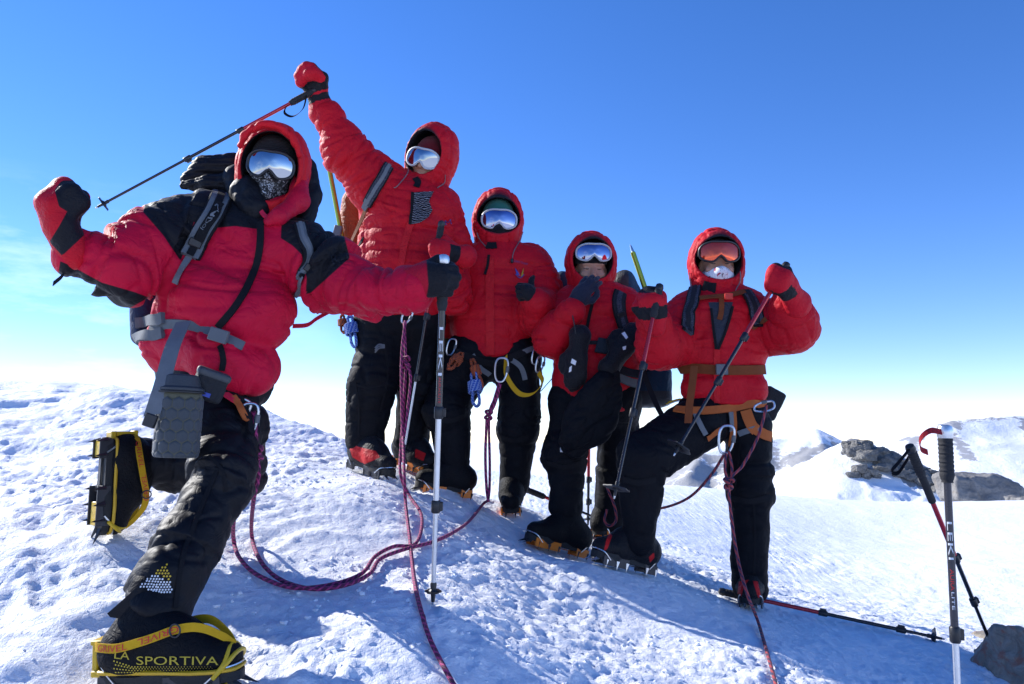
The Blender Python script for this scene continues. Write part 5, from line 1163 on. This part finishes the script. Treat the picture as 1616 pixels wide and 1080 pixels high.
bag = thing('camera_bag', P(700, 620, 3.9), 'dark olive hip bag hanging between the tall climber and the thumbs up climber', 'bag')
solid('bag', Sdf().add(rbox(P(700, 565, 4.02), (.075, .05, .10), rad=.03)).add(rbox(P(692, 600, 3.98), (.05, .04, .05), rad=.02), .02), cloth('olive_bag', (.035, .028, .014), .6), bag, .007, .006, 25, 3)
# harness of the third climber
kh = Skin((TV3, TF3), (V3, F3))
for a in ([(792, 690), (812, 695), (834, 690)], [(690, 658), (706, 664), (730, 658)]): strap('gaiter_band', Skin((TV3, TF3)), a, 8, BLACKWEB, tr3, .002, .006)
for a in ([(722, 556), (745, 566), (778, 572), (812, 562), (846, 546)],): strap('harness_belt', Skin((TV3, TF3)), a, 11, BLACKWEB, p3, .012, .008)
for a in ([(745, 560), (757, 580), (772, 590)], [(806, 566), (822, 580), (828, 600)], [(805, 568), (826, 556), (842, 550)]): strap('harness_strap', Skin((TV3, TF3)), a, 8, GREYWEB, p3, .012, .004)
free_strap('yellow_sling', [P(798, 562, 3.78), P(799, 592, 3.76), P(818, 620, 3.74), P(840, 622, 3.76), P(856, 604, 3.80), P(850, 588, 3.82)], (.5, .3, .6), .026, YELLOWWEB, None, .004, label='yellow webbing sling looped across the thumbs up climber thigh', cat='sling', group='climbing hardware')
free_strap('blue_leash', [P(848, 556, 3.84), P(856, 600, 3.82), P(852, 618, 3.80), P(862, 608, 3.84), P(878, 590, 3.9)], (.4, .8, .3), .012, DARKWEB, None, .003, label='dark blue leash curling past the yellow sling', cat='leash', group='climbing hardware')
carabiner(P(791, 584, 3.75), (.1, 0, 1), (1, .1, 0), .12, .062, .005, ALU, 'large pear shaped silver carabiner on the thumbs up climber waist')
for i, (a, b_) in enumerate((((846, 562), 'silver carabiner racked at the outer side of the thumbs up climber'), ((852, 575), 'lower silver carabiner of the rack beside the yellow sling'), ((712, 548), 'silver carabiner on the inner hip of the thumbs up climber'))): carabiner(P(*a, 3.84), (.25, 0, 1), (1, .6, 0), .085, .045, .0045, STEEL if i != 1 else ALU, b_)
coil('cord', P(748, 590, 3.78), P(752, 642, 3.74), .075, 6, .0055, CORDB, 'blue cord hank hanging on the thumbs up climber thigh', 5)
coil('cord', P(728, 560, 3.80), P(708, 582, 3.74), .06, 5, .005, CORDO, 'orange cord hank pulled sideways at the thumbs up climber hip', 6)
coil('cord', P(745, 568, 3.79), P(760, 612, 3.76), .05, 5, .005, CORDO, 'orange cord hank hanging beside the blue hank on the thumbs up climber', 7)

# ================================================================== fourth climber, hand at the mouth
p4 = thing('person', foot_base('p4l', 'p4r'), 'climber with blue mirrored goggles covering the mouth with a navy glove', 'person', 'climbers')
Y = 3.85; m = lambda r, y=3.85: rpx(r, y); n4 = (.05, -1, 0)
la = [P(902, 482, 3.86), P(886, 510, 3.82), P(872, 533, 3.76), P(902, 492, 3.64)]; lar = [m(32), m(31), m(29), m(21)]
ra = [P(990, 485, 3.9), P(1006, 520, 3.92), P(1006, 565, 3.9)]; rar = [m(30), m(29), m(25)]
s = Sdf().add(cone(P(910, 490, Y), P(985, 488, Y), m(32), m(32)), .04).add(cone(P(945, 500, Y), P(940, 590, Y), m(62), m(62), n4, .72), .05).add(cone(P(939, 590, Y), P(938, 650, Y), m(62), m(66), n4, .74), .05).add(cone(P(935, 465, Y), P(938, 490, Y), m(34), m(42)), .03)
s.chain(la, lar, .035).chain(ra, rar, .035).cut(plane(P(938, 650, 3.7), (.0, -.0, -1)), .02)
jack4, V4, F4 = garment('jacket', s, RED, p4, [(la, lar), (ra, rar), ([P(936, 470, Y), P(942, 540, Y), P(938, 660, Y)], [m(62), m(62), m(64)])], .0082, .125, .009, .009, 41, k=.8, sharp=.0015)
k4 = Skin((V4, F4))
strap('zipper', k4, [(936, 476), (930, 500), (925, 530), (922, 560)], 5, BLACKWEB, jack4, .005, .005)
make_head(p4, 933, 413, 3.84, 41, yaw=2, pitch=2, roll=1, ez=-.050, gz_=.028, gx_=.002, ow=.104, oh=.106, oz=-.004, lens=LENSB, framemat=MATS['pale_frame'], cap=KNITBLK, chin=-.175, seed=42, eyes=True, gw=.180, gh=.092)
lg = [P(908, 640, 3.85), P(893, 720, 3.80), P(891, 802, 3.77)]; lgr = [m(36), m(28), m(25)]; rg = [P(970, 640, 3.9), P(974, 735, 4.0), P(962, 828, 4.06)]; rgr = [m(38), m(30), m(27)]
s = Sdf().chain(lg, lgr, .03).chain(rg, rgr, .03).add(cone(P(905, 632, Y), P(972, 632, Y), m(40), m(40)), .04).add(cone(P(890, 700, 3.8), P(886, 724, 3.79), m(28), m(31)), .008)
tr4, TV4, TF4 = garment('trousers', s, BLACKSHELL, p4, [(lg, lgr), (rg, rgr)], .008, 0, 0, .010, 43, k=.9, blouse=.022, ring=1.1)
make_boot(p4, 'p4l', (0, 0, 1), mat=BOOTBLK, crampon='orange', shaft=P(892, 800, 3.77), seed=44); make_boot(p4, 'p4r', (0, 0, 1), mat=BOOTBLK, crampon='orange', shaft=P(962, 826, 4.06), seed=45)
for a in ([(864, 730), (892, 737), (916, 731)],): strap('gaiter_band', Skin((TV4, TF4)), a, 8, BLACKWEB, tr4, .002, .006)
w = P(908, 478, 3.635); make_hand('glove', p4, w, P(934, 440, 3.60)-w, (-.25, -1, -.1), .98, (26, 24, 14), 'side', GLOVENAVY, False, .035, .042, 1, None, 46, spread_=1.2)
kg = Skin((TV4, TF4)); lettering('lettering', 'EVEREST', kg, (893, 690), (893, 716), 4, WHITEP, tr4, .004, -1); patch('emblem', kg, [(884, 693), (888, 690), (890, 698), (886, 702)], ORANGE, tr4, .004); patch('emblem', kg, [(884, 705), (889, 704), (889, 714), (884, 714)], WHITEP, tr4, .004)
pk4 = thing('backpack', P(960, 600, 4.1), 'blue and grey backpack on the climber covering the mouth', 'backpack', 'backpacks')
b4, BV, BF = solid('bag', Sdf().add(rbox(P(950, 520, 4.12), (.19, .11, .26), rad=.07), .03).add(rbox(P(1022, 610, 4.02), (.12, .11, .11), rad=.06), .05).add(cone(P(985, 445, 4.05), P(996, 462, 4.05), m(20), m(16)), .04).add(cone(P(888, 440, 4.1), P(884, 470, 4.1), m(13), m(16)), .04), BLUEGREY, pk4, .008, .008, 16, 7, panel=lambda V: np.where((PX(V)[:, 1] > 618) | ((PX(V)[:, 0] < 992) & (PX(V)[:, 1] < 452) & (PX(V)[:, 0] > 960)), .01, -.01))
padded(k4, [(978, 462), (976, 480), (978, 500), (984, 522)], 18, DARKWEB, pk4, STRAPPAT, .6)
strap('sternum_strap', k4, [(918, 545), (940, 540), (975, 545)], 6, DARKWEB, pk4, .010, .004); strap('chest_pouch', k4, [(942, 546), (954, 548), (968, 548)], 24, cloth('slate_pouch', (.02, .026, .035), .6), pk4, .014, .02)
for y0 in (588, 602): strap('hip_belt', k4, [(944, y0), (968, y0-6), (992, y0+2), (1006, y0+4)], 13, PADGREY if y0 == 602 else DARKWEB, pk4, .012, .012)
free_strap('loose_strap', [P(1012, 575, 3.8), P(1020, 600, 3.78), P(1034, 635, 3.76), P(1048, 662, 3.74)], (1, 0, .3), .026, DARKWEB, pk4)
ax = thing('ice_axe', P(1030, 480, 4.0), 'lime green ice axe shaft rising behind the climber covering the mouth', 'ice axe', 'ice axes')
MB().lathe(P(995, 388, 4.05), P(1030, 490, 4.05), [(0, .002), (.012, .005), (.035, .007), (.04, .0145), (.4, .0145)], 12).build('shaft', AXEGREEN, ax); MB().lathe(P(994.5, 386, 4.05), P(1030, 490, 4.05), [(0, .001), (.012, .006), (.045, .010)], 8).build('spike', STEEL, ax)
for (a, b_, c_, lb, sz, bk, sd) in (((913, 548), (906, 604), 3.62, 'black mitten hanging by a cord at the chest of the covering climber', 1.1, (-.2, -1, 0), 1), ((972, 566), (1000, 528), 3.64, 'black mitten with white logos tucked at the side of the covering climber', 1.1, (.2, -1, .2), -1)):
    t_ = thing('mitten', P(*b_, c_), lb, 'mitten', 'spare mittens'); w = P(*a, c_); hh = make_hand('shell', t_, w, P(*b_, c_)-w, bk, sz, 'flat', 'side', GLOVEBLK, True, .05, .05, sd, None, 47)
    ks = Skin((hh['V'], hh['F']))
    for lp in (((903, 566), (910, 570), (908, 577), (901, 573)), ((899, 580), (903, 577), (902, 586), (898, 588))) if sd == 1 else (((981, 527), (986, 524), (991, 533), (988, 536)), ((982, 548), (988, 546), (987, 552), (983, 553))): patch('logo', ks, lp, WHITEP, t_, .003, c_)
    if sd == 1: rope('cord', [P(897, 473, 3.6), P(904, 500, 3.58), P(909, 530, 3.58), P(911, 545, 3.6)], .003, BLACKPL, t_)
# black over-trousers bundled at the belt and hanging down
cl = [P(966, 592, 3.62), P(950, 628, 3.60), P(928, 668, 3.62), P(908, 702, 3.66)]; cr_ = [m(9), m(20), m(26), m(19)]
s = Sdf().chain(cl, cr_, .03, (0, 1, 0), .22).add(cone(P(952, 600, 3.61), P(905, 690, 3.64), m(7), m(14)), .03); gt = thing('garment', P(908, 715, 3.66), 'black thin garment hanging from the belt over the covering climber legs', 'garment')
garment('cloth', s, BLACKSHELL, gt, [([P(900, 580, 3.6), P(980, 690, 3.66)], [.1, .1])], .007, .06, .003, .014, 48, fine=.003, blouse=.03, ring=3)

# ================================================================== fifth climber, orange goggles, pole in each hand
p5 = thing('person', foot_base('p5l', 'p5r'), 'climber with orange goggles and printed white face scarf, a pole in each hand', 'person', 'climbers')
Y = 3.5; m = lambda r, y=3.5: rpx(r, y); n5 = (0, -1, 0)
ra = [P(1180, 497, 3.5), P(1215, 520, 3.46), P(1250, 514, 3.36), P(1243, 478, 3.28)]; rar = [m(38), m(38), m(39), m(27)]
la = [P(1080, 505, 3.5), P(1060, 540, 3.45), P(1040, 548, 3.36), P(1032, 506, 3.28)]; lar = [m(38), m(36), m(33), m(26)]
s = Sdf().add(cone(P(1095, 500, Y), P(1168, 498, Y), m(40), m(40)), .04).add(cone(P(1136, 510, Y), P(1138, 552, Y), m(68), m(66), n5, .75), .05).add(cone(P(1135, 468, Y), P(1135, 490, Y), m(37), m(47)), .03)
s.add(cone(P(1108, 552, 3.47), P(1172, 552, 3.47), m(34), m(32)), .03).add(cone(P(1140, 560, Y), P(1142, 630, Y), m(60), m(58), n5, .75), .03).add(cone(P(1106, 612, 3.47), P(1180, 612, 3.47), m(32), m(32)), .02)
s.chain(la, lar, .035).chain(ra, rar, .035).cut(plane(P(1140, 641, 3.34), (.0, -.0, -1)), .02)
jack5, V5, F5 = garment('jacket', s, RED, p5, [(la, lar), (ra, rar), ([P(1136, 470, Y), P(1138, 540, Y), P(1140, 650, Y)], [m(66), m(66), m(64)])], .0078, .125, .008, .010, 51, k=.8, sharp=.0015)
k5 = Skin((V5, F5))
patch('inner_jacket', k5, [(1118, 478), (1156, 478), (1150, 500), (1140, 530), (1131, 553), (1126, 535), (1124, 500)], cloth('slate_inner', (.03, .035, .05), .6), p5, .006)
for a in ([(1122, 486), (1126, 520), (1130, 552)], [(1155, 484), (1146, 518), (1133, 552)]): strap('zipper', k5, a, 4, BLACKWEB, jack5, .010, .005)
strap('storm_flap', k5, [(1132, 552), (1131, 590), (1132, 636)], 9, MATS['red_flap'], jack5, .002, .010)
hd5 = make_head(p5, 1131, 412, 3.48, 44.5, yaw=-2, pitch=2, roll=1, ez=-.024, gz_=.024, gx_=-.004, ow=.114, oh=.100, oz=-.004, lens=LENSO, framemat=BLACKPL, cap=KNITBLK, mask=BUFF, chin=-.175, seed=52, eyes=True, gw=.190, gh=.100)
kh5 = Skin(hd5['hood'], (V5, F5))
for a in ([(1090, 430), (1092, 448), (1096, 462)], [(1168, 430), (1166, 446), (1160, 460)]): MB().tube(kh5.path(a, .006)[0], .0022, 6).build('drawcord', GREYWEB, jack5)
strap('chin_tab', kh5, [(1110, 452), (1120, 455), (1130, 456)], 18, BLACKWEB, jack5, .004, .005)
lg = [P(1104, 668, 3.46), P(1016, 724, 3.36), P(1008, 850, 3.38)]; lgr = [m(44), m(36), m(26)]; rg = [P(1180, 672, 3.5), P(1184, 745, 3.5), P(1183, 925, 3.54)]; rgr = [m(37), m(31), m(26)]
s = Sdf().chain(lg, lgr, .03).chain(rg, rgr, .03).add(cone(P(1112, 652, Y), P(1170, 652, Y), m(36), m(36)), .04).add(cone(P(1183, 765, 3.5), P(1184, 786, 3.5), m(32), m(34)), .008)
tr5, TV5, TF5 = garment('trousers', s, BLACKSHELL, p5, [(lg, lgr), (rg, rgr)], .008, 0, 0, .011, 53, k=.9, blouse=.022, ring=1.1)
rp = lambda q, V: np.maximum(poly_sd(PX(V), [(962, 840), (966, 846), (958, 868), (953, 869), (957, 852)]), poly_sd(PX(V), [(1024, 880), (1032, 872), (1033, 880), (1026, 888)]))
rp2 = lambda q, V: np.maximum(poly_sd(PX(V), [(1166, 918), (1182, 915), (1174, 926), (1168, 948), (1163, 942)]), poly_sd(PX(V), [(1188, 917), (1196, 918), (1202, 946), (1198, 948)]))
make_boot(p5, 'p5l', (0, 0, 1), mat=BOOTRED, panel=rp, crampon='steel', shaft=P(1009, 845, 3.40), seed=54); make_boot(p5, 'p5r', (0, 0, 1), mat=BOOTRED, panel=rp2, crampon='steel', shaft=P(1183, 920, 3.55), seed=55)
for a in ([(1190, 795), (1192, 850), (1190, 905)], [(1168, 700), (1164, 740), (1160, 775)]): strap('side_zip', Skin((TV5, TF5)), a, 3, BLACKWEB, tr5, .001, .004)
for a in ([(1154, 786), (1183, 791), (1212, 786)], [(984, 756), (1008, 762), (1034, 757)]): strap('gaiter_band', Skin((TV5, TF5)), a, 9, BLACKWEB, tr5, .002, .006)
q1, q2 = P(1241, 418, 3.18), P(1063, 720, 3.02); pd = nrm(q1-q2); w, Yd, Z, sd = grip(pd, P(1228, 446, 3.17), P(1248, 476, 3.27), (.5, -1, .3), 1.0)
PALM5 = lambda q: np.where(((q[:, 1] > .02) & (q[:, 1] < .07) & (q[:, 0] < -.005)) | ((q[:, 0] > .032) & (q[:, 1] > .06)), .01, -.01)
make_hand('mitten', p5, w, Yd, Z, 1.22, 'fist', 'over', MITT, True, .05, .055, sd, PALM5, 56)
make_pole(q1, q2, 'red and black trekking pole held diagonally across the orange goggles climber', (.40, .63), (SHAFTRED, SHAFTBLK, SHAFTBLK), .0085, .054)
q1, q2 = P(1041, 452, 3.16), P(969, 788, 2.98); pd = nrm(q1-q2); w, Yd, Z, sd = grip(pd, P(1034, 484, 3.20), P(1040, 512, 3.27), (-.1, -1, .5), 1.0)
make_hand('mitten', p5, P(1034, 512, 3.19), P(1030, 470, 3.155)-P(1034, 512, 3.19), (-.2, -1, .3), 1.22, 'fist', 'over', MITT, True, .0, .055, -1, lambda q: np.where((q[:, 1] > .022) & (q[:, 1] < .066), .01, np.where(q[:, 1] > .112, .01, -.01)), 57)
make_pole(q1, q2, 'red and black trekking pole held upright between the covering climber and orange goggles climber', (.40, .62), (SHAFTRED, SHAFTBLK, SHAFTBLK), .0085, .054)
pk5 = thing('backpack', P(1140, 640, 3.8), 'charcoal backpack with brown straps on the orange goggles climber', 'backpack', 'backpacks')
b5, BV, BF = solid('bag', Sdf().add(rbox(P(1140, 560, 3.80), (.17, .11, .24), rad=.06), .03).add(rbox(P(1212, 638, 3.66), (.05, .06, .075), np.array(Matrix.Rotation(.5, 3, 'Y')), .015), .02), DARKPACK, pk5, .008, .006, 16, 9)
for a in ([(1098, 456), (1092, 480), (1086, 505), (1084, 525)], [(1176, 462), (1186, 478), (1194, 498), (1200, 512)]): padded(k5, a, 17, STRAPPAT, pk5, DARKWEB)
strap('sternum_strap', k5, [(1104, 474), (1130, 472), (1155, 468), (1176, 463)], 8, BROWNWEB, pk5, .016, .005); MB().box(k5.hit(1147, 470)[0]+np.array([0, -.03, 0]), (.018, .006, .014), bev=.3).build('buckle', REDPL, pk5)
strap('strap_webbing', k5, [(1138, 474), (1138, 490), (1135, 506)], 8, BROWNWEB, pk5, .012, .004); strap('strap_webbing', k5, [(1186, 518), (1200, 512), (1210, 505)], 8, BROWNWEB, pk5, .010, .004)
strap('hip_belt', k5, [(1074, 582), (1100, 582), (1140, 584), (1180, 583), (1204, 584)], 15, BROWNWEB, pk5, .010, .008); MB().box(k5.hit(1137, 584)[0]+np.array([0, -.022, 0]), (.026, .008, .024), bev=.3).build('buckle', GREYPL, pk5)
free_strap('loose_strap', [P(1096, 578, 3.26), P(1092, 610, 3.24), P(1088, 640, 3.24), P(1086, 668, 3.24)], (1, 0, 0), .032, BROWNWEB, pk5)
for i in range(3): rope('tool_tip', [P(1048+i*3, 641-i*3, 3.66), P(1066+i*3, 634-i*2, 3.62), P(1078, 632, 3.6)], .003, YELLOW if i else ALU, pk5)
kt5 = Skin((TV5, TF5), (V5, F5)); kq = Skin((TV5, TF5))
strap('harness_belt', kt5, [(1066, 648), (1100, 650), (1140, 647), (1180, 640), (1206, 634)], 12, ORANGEWEB, p5, .010, .010)
for a, w_, mt in (([(1176, 648), (1184, 668), (1192, 680)], 17, ORANGEWEB), ([(1190, 676), (1204, 686), (1214, 690)], 16, ORANGEWEB), ([(1166, 684), (1182, 678), (1196, 674)], 9, GREYWEB), ([(1150, 642), (1151, 660), (1152, 678)], 9, GREYWEB), ([(1156, 645), (1158, 680), (1156, 706)], 10, ORANGEWEB), ([(1096, 650), (1104, 670), (1112, 686)], 8, GREYWEB), ([(1114, 692), (1124, 684), (1134, 678)], 9, ORANGEWEB)): strap('harness_strap', kq, a, w_, mt, p5, .012, .004)
carabiner(P(1146, 694, 3.28), (.15, 0, 1), (1, .1, 0), .12, .065, .0055, ALU, 'silver carabiner on the orange harness')
carabiner(P(1206, 642, 3.3), (1, 0, .2), (0, .2, 1), .09, .04, .0045, STEEL, 'dark carabiner at the side of the orange harness')

# ================================================================== poles standing and lying about
A0, A1 = P(1491, 678, 1.90), P(1511, 1080, 1.90); A1 = A0+nrm(A1-A0)*1.12
make_pole(A0, A1, 'dark trekking pole with white lettering standing upright at the right edge', (.44, .80), (plain('graphite', (.045, .045, .055), .3, .5), ALU, ALU), .0082, .03, ALU, .11, strap_pts=[P(1486, 682, 1.88), P(1468, 680, 1.86), P(1453, 692, 1.85), P(1453, 708, 1.85), P(1464, 714, 1.86)], strapmat=webbing('red_black_strap', (.5, .02, .03), (.02, .01, .012)), text=((.20, .28, 'LEKI', WHITEP, .011), (.30, .345, 'AURA', REDP, .008), (.348, .385, 'LITE', WHITEP, .006)))
B0, B1 = P(1436, 706, 2.75), P(1562, 1012, 3.15); B1 = B1+nrm(B1-B0)*.06
make_pole(B0, B1, 'red and black trekking pole leaning by the rusty rock at the right', (.52, .74), (SHAFTRED, SHAFTBLK, SHAFTBLK), .0088, 0, 'round', .12, foam=.12, strap_pts=[P(1436, 708, 2.74), P(1420, 728, 2.73), P(1407, 744, 2.73), P(1418, 746, 2.73), P(1434, 722, 2.73)])
def lying(a, b, **k): return ground(*a)+np.array([0, 0, .022]), ground(*b)+np.array([0, 0, .022])
q1, q2 = P(1138, 938, 3.60), P(1492, 1014, 3.32)
make_pole(q1+np.array([0, 0, .012]), q2+np.array([0, 0, .012]), 'red and black trekking pole lying on the snow crest behind the orange goggles climber boot', (.48, .82), (SHAFTRED, SHAFTBLK, SHAFTBLK), .0085, .04)
q1, q2 = P(831, 773, 4.25), P(962, 826, 4.25); make_pole(q1, q2, 'red and black trekking pole lying on the snow behind the legs of the middle climbers', (.35, .6), (SHAFTRED, SHAFTBLK, SHAFTBLK), .0085, .036, grip_len=.09)
q1, q2 = P(930, 640, 4.4), P(928, 832, 4.4); make_pole(q1, q2, 'red and black trekking pole standing in the snow behind the covering climber', (.62, .80), (SHAFTRED, SHAFTBLK, SHAFTBLK), .0085, .04, grip_len=.08)

# ================================================================== ropes
RR = .0070
G = lambda px, py: ground(px, py)+np.array([0, 0, RR*1.2+.004])
kA = P(405, 714, 2.34)
rp1 = thing('rope', kA, 'magenta climbing rope from the front climber looping over the snow to the thumbs up climber', 'rope', 'climbing ropes')
rope('strand', [P(400, 650, 2.32), P(403, 680, 2.31), kA, P(408, 750, 2.36), P(400, 790, 2.42), G(397, 850), G(410, 890), G(440, 920), G(490, 936), G(545, 930), G(583, 912), G(600, 888), G(640, 872), G(690, 858), G(735, 832), G(762, 800), P(771, 785, 3.75), P(773, 740, 3.8), P(772, 658, 3.76), P(780, 630, 3.75), P(788, 604, 3.75)], RR, ROPE, rp1, snow=True)
MB().tube(knot(kA, .020, RR, (0.1, 0, 1)), RR, 8).build('knot', ROPE, rp1, flatang=None); MB().tube(knot(P(771, 655, 3.76), .021, RR, (.1, 0, 1)), RR, 8).build('knot', ROPE, rp1, flatang=None)
rope('loop', [P(400, 655, 2.33), P(397, 685, 2.32), P(402, 712, 2.33)], RR, ROPE, rp1); rope('loop', [P(790, 606, 3.74), P(780, 640, 3.74), P(770, 655, 3.75)], RR, ROPE, rp1)
rope('strand', [P(768, 660, 3.76), P(766, 720, 3.78), P(768, 772, 3.76), P(771, 792, 3.74)], RR, ROPE, rp1)
rp2 = thing('rope', P(640, 575, 3.6), 'magenta climbing rope hanging from the tall climber waist and looping to the front climber', 'rope', 'climbing ropes')
rope('strand', [P(396, 726, 2.40), P(378, 780, 2.50), P(369, 820, 2.56), G(369, 862), G(380, 890), G(408, 915), G(460, 934), G(520, 930), G(570, 912), G(592, 884), G(622, 868), G(652, 866), G(664, 845), G(664, 815), G(645, 785), P(632, 748, 3.45), P(633, 700, 3.55), P(640, 585, 3.6), P(638, 508, 3.6)], RR, ROPE, rp2, snow=True)
MB().tube(knot(P(640, 572, 3.6), .026, RR, (0, 0, 1)), RR, 8).build('knot', ROPE, rp2, flatang=None)
rope('loop', [P(640, 506, 3.58), P(634, 560, 3.58), P(634, 640, 3.56), P(637, 690, 3.54), P(644, 640, 3.56), P(648, 595, 3.57), P(640, 572, 3.58)], RR, ROPE, rp2)
rp3 = thing('rope', ground(700, 1060), 'magenta climbing rope running from the tall climber down the snow towards the viewer', 'rope', 'climbing ropes')
rope('strand', [P(636, 690, 3.53), P(638, 750, 3.35), G(640, 800), G(646, 850), G(650, 890), G(655, 930), G(664, 970), G(680, 1020), G(712, 1082), G(735, 1120)], RR, ROPE, rp3, snow=True, n=14)
rp4 = thing('rope', P(1150, 762, 3.25), 'red and blue climbing rope from the orange harness down towards the viewer', 'rope', 'climbing ropes')
rope('strand', [P(1210, 640, 3.28), P(1196, 690, 3.26), P(1172, 735, 3.24), P(1151, 762, 3.22), P(1156, 830, 3.18), P(1166, 890, 3.1), P(1180, 940, 2.98), G(1196, 985), G(1212, 1040), G(1224, 1084), G(1232, 1120)], RR*.9, ROPE2, rp4, snow=True, n=12)
MB().tube(knot(P(1150, 764, 3.22), .022, RR, (.1, 0, 1)), RR, 8).build('knot', ROPE2, rp4, flatang=None); rope('loop', [P(1146, 716, 3.26), P(1144, 740, 3.24), P(1150, 764, 3.22), P(1155, 740, 3.24), P(1150, 712, 3.26)], RR*.9, ROPE2, rp4)
rp5 = thing('rope', P(1030, 803, 3.6), 'dark rope sagging from the orange harness to behind the bent knee', 'rope', 'climbing ropes')
rope('strand', [P(1144, 716, 3.30), P(1122, 750, 3.42), P(1092, 782, 3.52), P(1060, 798, 3.6), P(1026, 804, 3.66), P(985, 800, 3.70)], RR*.9, ROPE2, rp5)
rope('strand', [P(958, 770, 3.56), P(970, 800, 3.58), P(972, 822, 3.58), P(962, 830, 3.58), P(954, 822, 3.58), P(958, 804, 3.58)], RR*.9, ROPE2, rp5)
